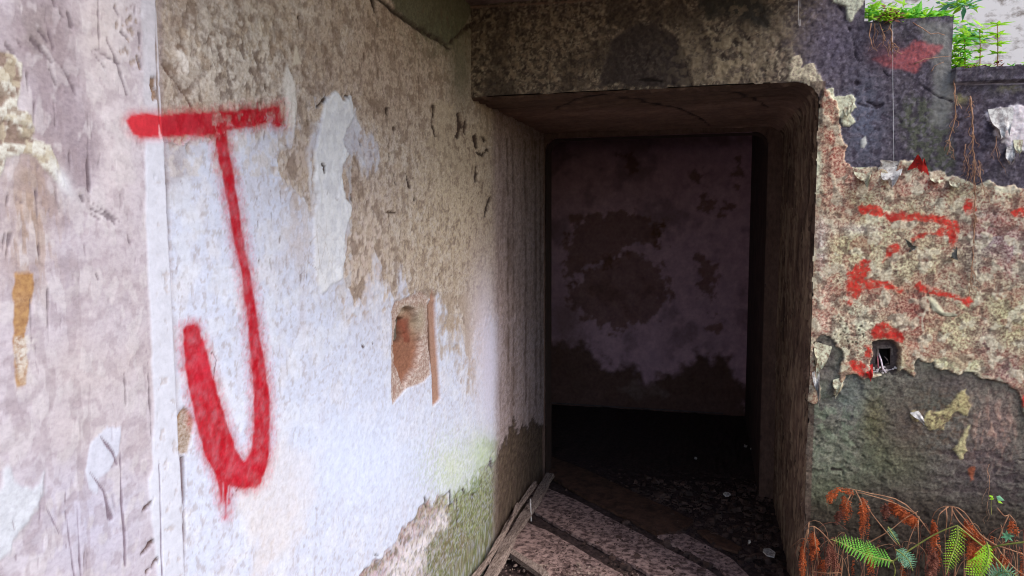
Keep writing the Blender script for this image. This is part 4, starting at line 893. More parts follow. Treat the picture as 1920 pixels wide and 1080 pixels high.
# ------------------------------------------------------------------ flaps of paint curling off the coat
M_flake_c = simple_mat('curled_paint_cream', (126, 104, 86), (206, 204, 176), 80, lo=0.38, hi=0.58)
M_flake_w = simple_mat('curled_paint_white', (140, 132, 130), (214, 210, 204), 70, lo=0.38, hi=0.58)
M_flake_r = simple_mat('curled_paint_red', (120, 44, 40), (196, 40, 34), 90, lo=0.35, hi=0.55)
M_flake_g = simple_mat('flap_back_grey', (70, 70, 64), (120, 118, 108), 60)
def flake(p0, p1, tip, curl, mat, parent, y0=None, label=None, name='paint_flap', n=9, jag=0.18, seed=0, axis=1, plane=None):
    """sheet hinged on the traced edge p0-p1, reaching towards tip and curling off the wall"""
    v = (DY-0.004 if y0 is None else y0) if plane is None else plane
    A = at(*p0, axis, v); B = at(*p1, axis, v); T = at(*tip, axis, v)
    out = np.array([0, -1.0, 0]) if axis == 1 else np.array([1.0, 0, 0])
    mid = (A+B)/2; d = T-mid; L = np.linalg.norm(d); d /= L
    r = np.random.default_rng(seed); V = []; Fc = []; th = 0.0012
    cj = [jag*(math.sin(j*0.9+seed)+0.6*math.sin(j*1.9+2*seed)) - 0.35*(2*j/n-1)**2 for j in range(n+1)]
    for side in (0, 1):
        for i in range(n+1):
            t = i/n; a = t*curl
            al = L*(math.sin(a)/curl if curl > 0.01 else t); ou = L*((1-math.cos(a))/curl if curl > 0.01 else 0)
            for j in range(n+1):
                w = j/n; taper = (1-0.55*t**1.5)
                jj = 1+t*cj[j]
                p = mid + (B-A)*(w-0.5)*taper + d*al*jj + out*(ou*(1+0.25*math.sin(j*1.3+seed))+0.003*t*math.sin(j*2+i) + 0.0015)
                V.append(tuple(p - out*th*side))
        o = side*(n+1)**2
        for i in range(n):
            for j in range(n):
                q = (o+i*(n+1)+j, o+i*(n+1)+j+1, o+(i+1)*(n+1)+j+1, o+(i+1)*(n+1)+j)
                Fc.append(q if not side else q[::-1])
    me = bpy.data.meshes.new(name); me.from_pydata(V, [], Fc); me.update()
    me.polygons.foreach_set('use_smooth', [True]*len(me.polygons)); me.materials.append(mat)
    o = link(name, me, parent)
    if label: o['label'] = label
    return o
flake((1580, 196), (1600, 184), (1590, 222), 0.6, M_flake_c, dw, label='cream paint curling down beside the doorway corner', seed=1)
flake((1598, 314), (1634, 314), (1622, 356), 0.9, M_flake_c, dw, seed=3)
flake((1652, 318), (1694, 308), (1664, 366), 1.5, M_flake_w, dw, label='large white curl of paint', seed=4)
flake((1648, 322), (1690, 306), (1650, 300), 1.0, M_flake_w, dw, seed=5, n=6)
flake((1700, 326), (1742, 336), (1722, 290), 0.8, M_flake_r, dw, label='red painted flap pointing up', seed=6)
flake((1742, 326), (1772, 332), (1752, 350), 1.3, M_flake_c, dw, seed=7)
flake((1778, 332), (1800, 336), (1786, 366), 1.4, M_flake_c, dw, seed=8)
flake((1690, 446), (1700, 474), (1716, 462), 0.8, M_flake_g, dw, label='open grey flap with a white edge', seed=9)
flake((1696, 474), (1716, 456), (1713, 470), 0.6, M_flake_w, dw, seed=10, n=5)
flake((1772, 482), (1792, 458), (1792, 486), 0.9, M_flake_g, dw, seed=11, n=6)
flake((1706, 774), (1722, 770), (1734, 796), 1.3, M_flake_w, dw, label='white curl of paint low on the wall', seed=12)
flake((1888, 276), (1910, 268), (1882, 320), 1.2, M_flake_w, dw, label='hanging grey white scrap', seed=13)
flake((1900, 262), (1918, 262), (1906, 294), 0.7, M_flake_c, dw, seed=14)
flake((1560, 650), (1528, 640), (1532, 700), 0.4, M_flake_c, dw, seed=15)
flake((1522, 690), (1536, 690), (1532, 752), 0.7, M_flake_w, dw, seed=16)
flake((1562, 712), (1584, 706), (1566, 742), 0.8, M_flake_c, dw, seed=17)
flake((1620, 690), (1636, 682), (1632, 712), 0.9, M_flake_r, dw, seed=18)
flake((1852, 205), (1900, 200), (1880, 262), 0.5, M_flake_w, dw, label='white crust peeling at the right edge', seed=19)
# flakes lifting from the left wall
M_flake_l = simple_mat('lifting_plaster', (160, 146, 136), (206, 200, 200), 60, lo=0.3, hi=0.6)
# ------------------------------------------------------------------ electrical box in its hole
def P(x, y, v=DY+0.026): return at(x, y, 1, v)
M_metal = simple_mat('old_box_metal', (60, 52, 50), (132, 118, 112), 70, rough=0.6)
M_black = simple_mat('dark_box_inside', (24, 20, 20), (46, 38, 36), 40)  # near black tone for the inside faces of the box
eb = empty('electrical_box', tuple(P(1659, 669)))
tag(eb, 'rusty open electrical box with loose wires, set in a ragged hole among red paint', 'electrical box')
m = MB(); cy = DY+0.026
c = [P(1643, 648), P(1674, 647), P(1674, 690), P(1644, 691)]; ci = [P(1647.5, 653.5), P(1670, 652.5), P(1670, 686), P(1648, 686.5)]
for i in range(4):
    j = (i+1) % 4; f_ = np.array([0, -0.003, 0]); bk = np.array([0, 0.012, 0])
    m.quad(c[i]+f_, c[j]+f_, ci[j]+f_, ci[i]+f_); m.quad(ci[i]+f_, ci[j]+f_, ci[j]+bk, ci[i]+bk); m.quad(c[j]+f_, c[i]+f_, c[i]+bk, c[j]+bk)
m.build('rim', M_metal, eb)
m = MB(); bk = np.array([0, 0.055, 0]); o2 = [ci[i]+(ci[i]-P(1659, 669))*0.06 for i in range(4)]
for i in range(4):
    j = (i+1) % 4; m.quad(o2[i]+[0, 0.011, 0], o2[j]+[0, 0.011, 0], o2[j]+bk, o2[i]+bk)
m.quad(*[q+bk for q in o2]); m.build('casing', M_black, eb)
def wire(pts, rad, mat, name='wire'):
    m = MB(); m.tube(pts, rad, 6); return m.build(name, mat, eb, smooth=True)
M_wp = simple_mat('pale_cable', (190, 170, 180), (225, 215, 222), 40); M_wr = simple_mat('pink_cable', (150, 70, 84), (196, 120, 130), 40); M_wg = simple_mat('dull_cable', (90, 78, 76), (130, 116, 112), 40)
wire([P(1647, 662, DY+0.03), P(1652, 675, DY+0.01), P(1655, 690, DY-0.002), P(1661, 699, DY-0.004)], 0.0028, M_wp)
wire([P(1645, 664, DY+0.03), P(1646, 676, DY+0.014), P(1647, 690, DY+0.004)], 0.0022, M_wr)
wire([P(1658, 668, DY+0.03), P(1664, 675, DY+0.016), P(1667, 682, DY+0.012), P(1660, 683, DY+0.014)], 0.0016, M_wg)
wire([P(1650, 696, DY+0.02), P(1665, 694, DY+0.016), P(1676, 692, DY+0.02)], 0.0016, M_wp)
m = MB()
for k in range(16):
    q = P(random.uniform(1634, 1680), random.uniform(688, 701), DY+0.012); s_ = random.uniform(0.003, 0.007)
    m.tube([q, q+np.array([random.uniform(-1, 1), -0.3, random.uniform(-0.4, 0.4)])*s_*1.6], [s_*0.7, s_*0.4], 5)
tag(m.build('plaster_crumbs', M_flake_l, eb), kind='stuff')

# ------------------------------------------------------------------ boards, laths and litter on the passage floor
M_board = simple_mat('mouldy_board', (80, 60, 58), (176, 146, 138), 40, (1, 1, 1), bump=0.6, lo=0.40, hi=0.60)
M_board2 = simple_mat('brown_board', (56, 38, 30), (96, 68, 54), 24, bump=0.4)
M_lath = simple_mat('split_grey_lath', (84, 66, 60), (160, 142, 132), 30, (6, 1.2, 6), bump=0.6)
def board(pix, z, th, label, cat='board', name='floor_board', mat=M_board, tilt=0.0, group='boards lying on the passage floor'):
    P3_ = [at(x, y, 2, z) for x, y in pix]
    # ragged outline
    out = []
    for i in range(len(P3_)):
        a, b = P3_[i], P3_[(i+1) % len(P3_)]; L = np.linalg.norm(b-a); k = max(2, int(L/0.03))
        nrm = np.cross(b-a, [0, 0, 1]); nrm /= np.linalg.norm(nrm)
        for t in range(k): out.append(a+(b-a)*t/k + nrm*random.gauss(0, 0.0022) + np.array([0, 0, tilt*(a+(b-a)*t/k)[0]]))
    m = MB(); m.prism(out, (0, 0, -th))
    o = m.build(name, mat); tag(o, label, cat, group); return o
board([(1035, 856), (1093, 878), (1302, 975), (1282, 992), (1262, 998), (1236, 1002), (1088, 926), (1030, 892)], 0.020, 0.015, 'brown board lying furthest back, its end broken off', mat=M_board2)
board([(1000, 905), (1080, 937), (1215, 1009), (1338, 1074), (1410, 1130), (1330, 1130), (1192, 1062), (1046, 985), (985, 950)], 0.018, 0.014, 'broad mouldy board running through the middle of the passage floor')
board([(930, 955), (1032, 998), (1172, 1080), (1240, 1130), (1100, 1140), (985, 1060), (915, 1000)], 0.014, 0.012, 'dusty board nearest the left wall, speckled with rubble')
board([(1255, 1002), (1285, 1000), (1370, 1046), (1400, 1075), (1450, 1120), (1400, 1120), (1345, 1062), (1232, 1004)], 0.017, 0.012, 'narrow purple grey broken board beside the middle one')
board([(1308, 994), (1325, 992), (1392, 1026), (1384, 1034), (1340, 1022)], 0.020, 0.012, 'short brown offcut at the right, in the shade', mat=M_board2)
m = MB()
q = [at(940, 1034, 2, 0.03), at(952, 1032, 2, 0.03), at(1016, 1072, 2, 0.03), at(1030, 1084, 2, 0.03), at(1016, 1088, 2, 0.03)]
m.prism(q, (0, 0, 0.022)); tag(m.build('thin_lath', M_lath), 'short dark lath lying near the foot of the left wall', 'lath')
# the long split batten along the wall foot
bt = empty('long_batten', (-0.83, 3.2, 0.03)); tag(bt, 'long split grey batten leaning in the corner along the foot of the left wall', 'batten')
def plank(a, b, w, h, parent, name, mat, seed):
    r = np.random.default_rng(seed); a = np.asarray(a); b = np.asarray(b); n = 14; V = []; Fc = []
    d = b-a; d = d/np.linalg.norm(d); sd_ = np.cross(d, [0, 0, 1]); sd_ /= np.linalg.norm(sd_); u = np.cross(sd_, d)
    for i in range(n+1):
        p = a+(b-a)*i/n + sd_*0.006*math.sin(i*0.6+seed)
        for (x_, y_) in ((-0.5, 0), (-0.42, 1), (0.4, 0.92), (0.5, 0.05)):
            V.append(tuple(p+sd_*w*x_*(1+0.12*r.normal())+u*h*y_*(1+0.15*r.normal())))
    for i in range(n):
        for j in range(4):
            Fc.append((i*4+j, i*4+(j+1) % 4, (i+1)*4+(j+1) % 4, (i+1)*4+j))
    Fc += [(3, 2, 1, 0), (n*4, n*4+1, n*4+2, n*4+3)]
    me = bpy.data.meshes.new(name); me.from_pydata(V, [], Fc); me.update(); me.materials.append(mat); return link(name, me, parent)
A0 = at(998, 912, 0, -0.86); B0 = at(908, 1085, 2, 0.05); B0[0] = max(B0[0], -0.86)
plank((-0.845, 3.95, 0.05), (-0.835, 2.55, 0.045), 0.050, 0.022, bt, 'batten_face', M_lath, 3)
plank((-0.875, 3.70, 0.085), (-0.872, 2.60, 0.07), 0.018, 0.022, bt, 'split_edge', M_lath, 5)
plank((-0.868, 3.35, 0.115), (-0.862, 2.80, 0.075), 0.012, 0.012, bt, 'splinter', M_lath, 8)
m = MB(); a_ = at(996, 977, 2, 0.02); m.tube([a_, a_+np.array([-0.004, 0, 0.112])], 0.0034, 6)
tag(m.build('upright_stick', M_flake_l), 'thin pale stick standing upright beside the long batten', 'stick')
# litter
def chips(n, box, smin, smax, name, label, mat, seed, z0=0.01, power=2.0):
    r = np.random.default_rng(seed); V = []; Fc = []
    for k in range(n):
        x_ = r.uniform(box[0], box[1]); y_ = r.uniform(box[2], box[3]); s_ = smin+(smax-smin)*r.random()**power
        a = r.uniform(0, 6.28); c_, q_ = math.cos(a), math.sin(a); hh = s_*r.uniform(0.15, 0.6); el = r.uniform(0.4, 1.0)
        o = len(V); tl = r.normal(0, 0.2, 2)
        base = [(-1, -1), (1, -0.8), (0.9, 1), (-0.8, 0.9)]
        for zz in (0, 1):
            for bx_, by_ in base:
                u_ = bx_*s_*(1-0.25*zz)*0.5*(1+0.2*r.normal()); v_ = by_*s_*el*(1-0.25*zz)*0.5*(1+0.2*r.normal())
                V.append((x_+u_*c_-v_*q_, y_+u_*q_+v_*c_, z0+zz*hh+u_*tl[0]+v_*tl[1]))
        Fc += [(o+4, o+5, o+6, o+7), (o, o+1, o+5, o+4), (o+1, o+2, o+6, o+5), (o+2, o+3, o+7, o+6), (o+3, o, o+4, o+7)]
    me = bpy.data.meshes.new(name); me.from_pydata(V, [], Fc); me.update(); me.materials.append(mat)
    o = link(name, me); tag(o, label, kind='stuff'); return o
M_chip = simple_mat('plaster_rubble', (92, 70, 66), (166, 146, 132), 18, lo=0.4, hi=0.62)
M_chipd = simple_mat('dark_litter', (40, 30, 28), (96, 74, 66), 22)
chips(1400, (-0.88, 0.33, 2.45, 4.3), 0.003, 0.018, 'floor_rubble', 'crumbs of fallen plaster on the passage floor', M_chipd, 1, 0.010, 3)
chips(1700, (-0.72, 0.05, 2.45, 3.6), 0.002, 0.010, 'board_rubble', 'fine crumbs lying on the boards', M_chipd, 2, 0.018, 2)
chips(900, (-0.84, -0.25, 2.5, 3.0), 0.003, 0.018, 'pale_rubble', 'pale plaster crumbs near the left wall foot', M_chip, 3, 0.022, 3)
chips(1200, (-0.4, 0.33, 2.8, 4.2), 0.004, 0.045, 'dark_rubble', 'dark litter in the shade of the passage', M_chipd, 4, 0.0, 2)
for k, (x_, y_, w_, lb) in enumerate(((1362, 929, 17, 'small pale scrap lying in the dark part of the passage floor'), (1405, 1019, 6, 'tiny pale crumb near the right jamb'), (1412, 845, 14, 'crumbling plaster lump at the foot of the inner frame'), (1398, 838, 10, 'smaller plaster lump left of the lump at the inner frame foot'), (1304, 862, 8, 'faint pale chip on the dark floor of the back room side'), (1440, 1040, 26, 'long pale splinter by the right jamb'))):
    a_ = at(x_, y_, 2, 0.02); r_ = w_/420; m = MB()
    pts_ = [a_+np.array([math.cos(t)*r_*0.5*random.uniform(0.6, 1.2), math.sin(t)*r_*0.8*random.uniform(0.6, 1.2), 0.012*random.random()]) for t in np.linspace(0, 5.4, 6)]
    m.prism(pts_, (0, 0, 0.006)); tag(m.build('plaster_scrap', M_flake_w), lb, 'scrap')

# ------------------------------------------------------------------ soil at the foot of the right wall
su = np.arange(JX-0.35, 2.3, 0.02); sv = np.arange(1.2, DY+0.03, 0.02)
S = Surf(su, sv, lambda a, b: np.stack([a, b, np.zeros_like(a)], 1), (0, 0, 1), (52, 40, 34), (34, 26, 22), 0.5)
S.h = 0.02+0.22*sst(S.u, JX+0.02, JX+0.5)*sst(S.v, 1.9, DY) + 0.03*S.n(5, 4, 300) + 0.02*S.n(18, 3, 301) - 0.09*(1-sst(S.u, JX-0.1, JX+0.06))
tag(S.build({0: 'soil_bank'}, M_floor)[0], kind='structure')

# ------------------------------------------------------------------ plants
M_green = simple_mat('fern_green', (92, 172, 50), (140, 212, 78), 25, rough=0.5, trans=0.35, bump=0.1)
M_green2 = simple_mat('fern_blue_green', (72, 138, 96), (136, 190, 150), 25, rough=0.45, trans=0.3, bump=0.1)
M_lime = simple_mat('young_lime_leaf', (140, 196, 30), (186, 230, 64), 25, rough=0.5, trans=0.45, bump=0.1)
M_dead = simple_mat('dead_fern_rust', (100, 44, 28), (214, 108, 56), 22, rough=0.75, trans=0.2, bump=0.2)
M_dead2 = simple_mat('dead_fern_brown', (84, 46, 38), (150, 92, 74), 40, rough=0.8, trans=0.15, bump=0.2)
M_stem = simple_mat('dry_stem', (128, 88, 66), (176, 132, 100), 40)
M_gstem = simple_mat('green_stem', (110, 120, 52), (160, 158, 84), 40)
M_root = simple_mat('hanging_root', (120, 84, 64), (180, 140, 112), 50)
def spine(pix, ys):
    n = len(pix); Y = np.interp(np.linspace(0, 1, n), np.linspace(0, 1, len(ys)), ys)
    return [at(x, y, 1, v) for (x, y), v in zip(pix, Y)]
def resample(pts, n):
    pts = np.array(pts); d = np.concatenate([[0], np.cumsum(np.linalg.norm(np.diff(pts, axis=0), axis=1))])
    k = len(pts); t = np.linspace(0, d[-1], n)
    # light smoothing
    P_ = np.stack([np.interp(t, d, pts[:, i]) for i in range(3)], 1)
    for _ in range(2): P_[1:-1] = 0.25*P_[:-2]+0.5*P_[1:-1]+0.25*P_[2:]
    return P_
def leaf(m, base, d, L, w, nrm, fold=0.2):
    d = d/np.linalg.norm(d); s_ = np.cross(d, nrm); s_ /= np.linalg.norm(s_)+1e-9; u = np.cross(s_, d)
    a = base; t = base+d*L-u*L*0.12; c1 = base+d*L*0.35+s_*w*0.5-u*w*fold; c2 = base+d*L*0.35-s_*w*0.5-u*w*fold; mid = base+d*L*0.4
    m.tri(a, c1, mid); m.tri(mid, c1, t); m.tri(a, mid, c2); m.tri(mid, t, c2)
def pinna(m, base, d, L, w, nrm, lobes, r, droop=0.0):
    """one feathery side leaf made of paired leaflets"""
    d = d/np.linalg.norm(d); s_ = np.cross(d, nrm); s_ /= np.linalg.norm(s_)+1e-9
    for i in range(lobes):
        t = i/lobes; p = base+d*L*t+np.array([0, 0, -droop*L*t*t]); ww = w*(1-0.75*t)
        for sg in (-1, 1):
            leaf(m, p, d*0.55+s_*sg, ww*(1+0.1*r.normal()), L/lobes*1.15, nrm, 0.1)
    leaf(m, base+d*L*0.85+np.array([0, 0, -droop*L*0.7]), d, L*0.25, w*0.5, nrm)
def frond(pix, ys, Lmax, parent, mat, stem_mat, seed, n=26, sides=(1, 1), start=0.12, name='frond', lobes=6, fw=0.27, droop=0.1, nrm=(0.1, -0.75, 0.55)):
    r = np.random.default_rng(seed); P_ = resample(spine(pix, ys), n+2); m = MB(); nv_ = np.array(nrm)/np.linalg.norm(nrm)
    for i in range(1, n+1):
        t = i/n
        if t < start: continue
        T = P_[min(i+1, n+1)]-P_[i-1]; T = T/np.linalg.norm(T); s_ = np.cross(T, nv_); s_ /= np.linalg.norm(s_)
        tt = (t-start)/(1-start); L = Lmax*math.sin(math.pi*min(1, 0.18+0.82*tt)**0.9)**0.7*(1+0.08*r.normal())
        L = max(L, Lmax*0.12)
        for k, sg in enumerate((-1, 1)):
            if sides[k] <= 0: continue
            pinna(m, P_[i], s_*sg+T*0.45, L*sides[k], L*fw*0.5, nv_+0.15*r.normal(size=3), lobes, r, droop)
    st_ = MB(); st_.tube(P_, list(np.linspace(0.0022, 0.0009, len(P_))), 5)
    o = m.build(name, mat, parent); st = st_.build('stalk', stem_mat, o); return o
def stalk(pix, ys, r0, r1, parent, mat, name='stem'):
    P_ = resample(spine(pix, ys), 14); m = MB(); m.tube(P_, list(np.linspace(r0, r1, 14)), 5)
    return m.build(name, mat, parent, smooth=True)
def Q(l): return [(1480+a/4.364, 840+b/4.364) for a, b in l]
def base_empty(name, x, y, v, label, cat, group=None):
    o = empty(name, tuple(at(x, y, 1, v))); tag(o, label, cat, group); return o
g1 = base_empty('green_fern', 1680, 1100, 2.5, 'bright green fern frond arching left over the dead fronds, blue tipped leaf beside it', 'fern', 'green ferns at the wall foot')
frond(Q([(345, 748), (420, 775), (500, 812), (640, 880), (740, 905), (850, 925)])[::-1], (2.52, 2.42), 0.040, g1, M_green, M_gstem, 1, n=19, start=0.0, sides=(0.7, 1.15))
frond(Q([(870, 830), (930, 870), (980, 920), (1012, 1005)]), (2.45, 2.42), 0.028, g1, M_green2, M_gstem, 2, n=12, start=0.0)
frond(Q([(808, 645), (850, 710), (905, 795)]), (2.55, 2.52), 0.013, g1, M_green2, M_gstem, 3, n=12, start=0.0)
stalk(Q([(845, 925), (870, 1000), (840, 1120)]), (2.42, 2.5), 0.0016, 0.002, g1, M_gstem)
g2 = base_empty('green_fern', 1790, 1110, 2.45, 'fresh lime green fern with one narrow hanging frond on a long arching stem', 'fern', 'green ferns at the wall foot')
frond(Q([(1375, 635), (1382, 720), (1350, 830), (1310, 940), (1285, 1035)]), (2.42, 2.36), 0.027, g2, M_lime, M_gstem, 4, n=17, start=0.02, lobes=4)
stalk(Q([(830, 940), (960, 850), (1160, 720), (1300, 655), (1380, 632)]), (2.46, 2.42), 0.0026, 0.0018, g2, M_gstem)
g3 = base_empty('green_fern', 1880, 1110, 2.42, 'fresh fern spreading feathery pale leaves to the left, lowest at the right corner', 'fern', 'green ferns at the wall foot')
frond(Q([(1615, 770), (1640, 870), (1610, 960), (1560, 1060), (1500, 1150)]), (2.38, 2.34), 0.055, g3, M_lime, M_gstem, 5, n=15, start=0.0, sides=(0.25, 1.0), lobes=6)
frond(Q([(1640, 1080), (1720, 1020), (1800, 1010), (1900, 1070)]), (2.36, 2.3), 0.03, g3, M_green2, M_gstem, 6, n=14, start=0.0)
stalk(Q([(1380, 640), (1500, 740), (1620, 830), (1740, 960), (1830, 1090)]), (2.40, 2.36), 0.0024, 0.0026, g3, M_gstem)
stalk(Q([(1640, 830), (1700, 800), (1800, 785), (1960, 765)]), (2.40, 2.36), 0.0024, 0.0026, g3, M_gstem)
# dead fronds: stems with curled rusty leaves hanging down
def hang(m, top, L, w, r, n=None):
    """a limp curled strip of dead leaflets hanging from top"""
    n = n or int(L/0.0065); p = np.array(top, float); cx = r.normal(0, 0.12, 2)
    for i in range(n):
        p = p+np.array([cx[0]*0.003+r.normal(0, 0.0012), cx[1]*0.003+r.normal(0, 0.0012), -L/n])
        t = i/n; ww = w*(0.5+0.9*math.sin(math.pi*min(1, t+0.12)))*(0.7+0.5*r.random())
        for sg in (-1, 1):
            leaf(m, p, np.array([sg, r.normal(0, 0.5), -0.9+r.normal(0, 0.4)]), ww, ww*0.55, np.array([r.normal(0, 0.5), -1, 0.3]), 0.5)
def dead(name_label, root, stems, hangs, seed, v, spread=()):
    r = np.random.default_rng(seed); o = base_empty('dead_fern', root[0], root[1], v, name_label, 'dead fern', 'dead rust coloured ferns at the wall foot')
    for st in stems: stalk(Q(st), (v, v-0.03, v), 0.0022, 0.0010, o, M_stem, 'stalk')
    for i, (x0, y0, x1, y1, k, L0, L1) in enumerate(hangs):
        m = MB(); k = int(k*2.3)
        for j in range(k):
            t = (j+r.random()*0.6)/k; x_ = x0+(x1-x0)*t; y_ = y0+(y1-y0)*t
            top = at(*Q([(x_, y_)])[0], 1, v+r.normal(0, 0.015)); L = (L0+(L1-L0)*r.random())/4.364/540
            hang(m, top, L, r.uniform(0.005, 0.010), r)
        m.build('withered_leaf', M_dead if i % 3 != 2 else M_dead2, o)
    x0 = min(p[0] for st in stems for p in st); x1 = max(p[0] for st in stems for p in st)
    for k in range(16):
        a = r.uniform(x0, x1); b = a+r.normal(0, 120); h_ = r.uniform(560, 860)
        stalk(Q([(a, 1100), (a*0.7+b*0.3, h_+60), (b, h_), (b+r.normal(0, 60), h_+r.uniform(40, 160))]), (v+0.02, v+0.05), 0.0015, 0.0007, o, M_dead2 if k % 2 else M_stem, 'stalk')
    for k in range(9):
        m = MB()
        top = at(*Q([(r.uniform(x0, x1), r.uniform(700, 960))])[0], 1, v+0.04); hang(m, top, r.uniform(0.05, 0.13), r.uniform(0.005, 0.010), r)
        m.build('withered_leaf', M_dead2 if k % 2 else M_dead, o)
    return o
dead('rusty dead fern arching high and wide under the socket, hanging in long strands', (1764, 1090), 
     [[(1250, 860), (1160, 700), (1040, 540), (960, 450), (880, 400), (760, 380), (640, 390), (560, 350), (440, 290), (350, 320), (315, 400), (310, 480)],
      [(1040, 540), (940, 490), (820, 430), (700, 400), (620, 380), (540, 340), (500, 400), (490, 520)], [(630, 785), (820, 680), (950, 570), (1050, 520)], [(960, 850), (985, 740), (1050, 590)],
      [(1060, 560), (1050, 640), (1060, 760), (1040, 900)], [(880, 790), (780, 670), (660, 520), (600, 400)], [(540, 345), (590, 440), (600, 600)], [(520, 350), (470, 440), (450, 560)]],
     [(820, 400, 1040, 560, 20, 60, 130), (900, 470, 1050, 560, 12, 40, 90), (780, 430, 820, 470, 3, 60, 110), (590, 390, 640, 420, 4, 260, 380), (440, 370, 500, 430, 4, 130, 230), (385, 520, 450, 470, 4, 60, 120),
      (320, 350, 400, 305, 5, 50, 110), (400, 300, 520, 330, 7, 25, 60), (760, 450, 800, 500, 2, 80, 120)], 11, 2.62)
dead('rusty dead fern on the right with a thick curled tuft and bent over stalks', (1850, 1100),
     [[(1700, 800), (1560, 720), (1480, 590), (1430, 500), (1360, 470), (1250, 465), (1190, 500), (1170, 570)], [(1340, 480), (1400, 540), (1460, 620), (1530, 740)], [(1280, 475), (1290, 560), (1280, 700)],
      [(1300, 480), (1225, 540), (1205, 640)], [(1320, 480), (1380, 600), (1490, 700), (1600, 780)], [(1330, 480), (1330, 560), (1310, 640)]],
     [(1440, 560, 1600, 740, 16, 60, 150), (1170, 560, 1200, 620, 4, 160, 300), (1160, 760, 1220, 900, 6, 130, 260), (1480, 760, 1560, 820, 8, 120, 230), (1430, 620, 1500, 720, 6, 40, 100), (1130, 980, 1200, 900, 4, 60, 120)], 12, 2.60)
dead('small reddish dead fern tucked against the foot of the right jamb', (1530, 1100),
     [[(360, 800), (300, 720), (220, 640), (160, 605), (135, 690), (120, 850), (110, 1060)], [(200, 640), (210, 760), (240, 960)], [(160, 610), (150, 720), (110, 860)], [(0+180, 1010), (300, 1025), (420, 1020)]],
     [(100, 830, 125, 720, 4, 180, 320), (180, 660, 230, 740, 4, 160, 260), (320, 770, 380, 830, 6, 130, 260), (260, 900, 300, 900, 3, 100, 150), (640, 790, 700, 900, 4, 90, 200)], 13, 2.64)
dead('thin brown dead fern strands at the right edge of the wall foot', (1900, 1100),
     [[(1800, 545), (1760, 620), (1700, 780), (1650, 830)], [(1800, 545), (1850, 600), (1880, 740)], [(1690, 800), (1760, 900), (1860, 1000), (1950, 1060)], [(1640, 780), (1800, 830), (1950, 880)], [(1700, 490), (1760, 560), (1800, 545)], [(1760, 830), (1740, 950), (1760, 1040)]],
     [(1810, 560, 1880, 640, 3, 60, 120), (1740, 850, 1800, 900, 4, 80, 140)], 14, 2.64)
# seedling on the wall
sg = base_empty('wall_seedling', 1858, 960, 2.68, 'tiny seedling with one pale blue green leaf growing halfway up the bare render', 'seedling')
stalk([(1859, 965), (1858, 945), (1860, 932)], (2.72, 2.70), 0.0010, 0.0008, sg, M_gstem)
m = MB()
for (x_, y_, dx, dz, L) in ((1862, 930, -0.3, 0.1, 0.022), (1864, 934, -1, -0.2, 0.016), (1870, 938, 0.9, -0.4, 0.018)):
    leaf(m, at(x_, y_, 1, 2.70), np.array([dx, -0.3, dz]), L, L*0.6, np.array([0, -0.6, 0.8]))
m.build('leaf', M_lime, sg); m = MB(); leaf(m, at(1868, 931, 1, 2.69), np.array([1, -0.2, -0.35]), 0.026, 0.02, np.array([0, -0.8, 0.6])); m.build('leaf', M_green2, sg)
sg = base_empty('wall_seedling', 1888, 1010, 2.62, 'small blue green weed by the right dead fern strands', 'seedling')
m = MB()
for k in range(7): leaf(m, at(1888, 1005, 1, 2.64), np.array([math.cos(k*0.9), -0.4, math.sin(k*0.9)+0.3]), 0.022, 0.010, np.array([0, -0.8, 0.6]))
m.build('leaf', M_green2, sg)

# roots and threads hanging down the wall
def root(pix, r0, label, group='thin roots hanging down the wall', v=DY-0.012, wob=2.0, mat=M_root, name='hanging_root', sub=0, seed=0):
    r = np.random.default_rng(seed); pts = []
    for (a, b), (c_, d_) in zip(pix[:-1], pix[1:]):
        k = max(2, int(math.hypot(c_-a, d_-b)/9))
        pts += [(a+(c_-a)*t/k+r.normal(0, wob*0.5), b+(d_-b)*t/k) for t in range(k)]
    pts.append(pix[-1]); m = MB(); m.tube([at(x_, y_, 1, v-0.006*math.sin(i*0.4)) for i, (x_, y_) in enumerate(pts)], list(np.linspace(r0, r0*0.5, len(pts))), 5)
    for k in range(sub):
        i = r.integers(0, len(pts)); x_, y_ = pts[i]; q = [(x_, y_)]
        for _ in range(5): x_ += r.normal(0, 3.5); y_ += r.uniform(2, 9); q.append((x_, y_))
        m.tube([at(a, b, 1, v-0.008-0.01*r.random()) for a, b in q], r0*0.4, 4)
    o = m.build(name, mat, None, True); tag(o, label, 'root', group); return o
root([(1633, 44), (1630, 60), (1632, 75), (1636, 88), (1645, 96)], 0.0022, 'short bent root at the left end of the high ledge', seed=1)
root([(1640, 44), (1641, 62), (1638, 80)], 0.0016, 'straight little root second from the left under the high ledge', seed=2, sub=3)
root([(1668, 44), (1672, 60), (1673, 78), (1672, 95)], 0.003, 'thickest root below the leaf clump on the high ledge', seed=3, sub=8)
root([(1650, 44), (1654, 60), (1661, 72)], 0.0018, 'looped root between the thick one and the ledge end', seed=4, sub=3)
root([(1712, 42), (1728, 52), (1744, 64), (1760, 62), (1772, 66)], 0.0018, 'pale root running sideways across the grey patch', seed=5)
root([(1712, 120), (1735, 111), (1760, 107), (1783, 105)], 0.0018, 'pale straw lying over the red stain', seed=6)
root([(1746, 134), (1752, 124), (1770, 116)], 0.0014, 'short pale straw right of the red stain', seed=7)
root([(1793, 140), (1790, 155), (1793, 190), (1790, 220), (1784, 245), (1779, 262), (1780, 280)], 0.0026, 'long root falling from the low ledge, the left one', seed=8, sub=10)
root([(1820, 180), (1824, 240), (1826, 300), (1828, 360), (1827, 430), (1824, 500), (1816, 556)], 0.0026, 'longest root down the coat with a fibrous tangle in its middle', seed=9, sub=34)
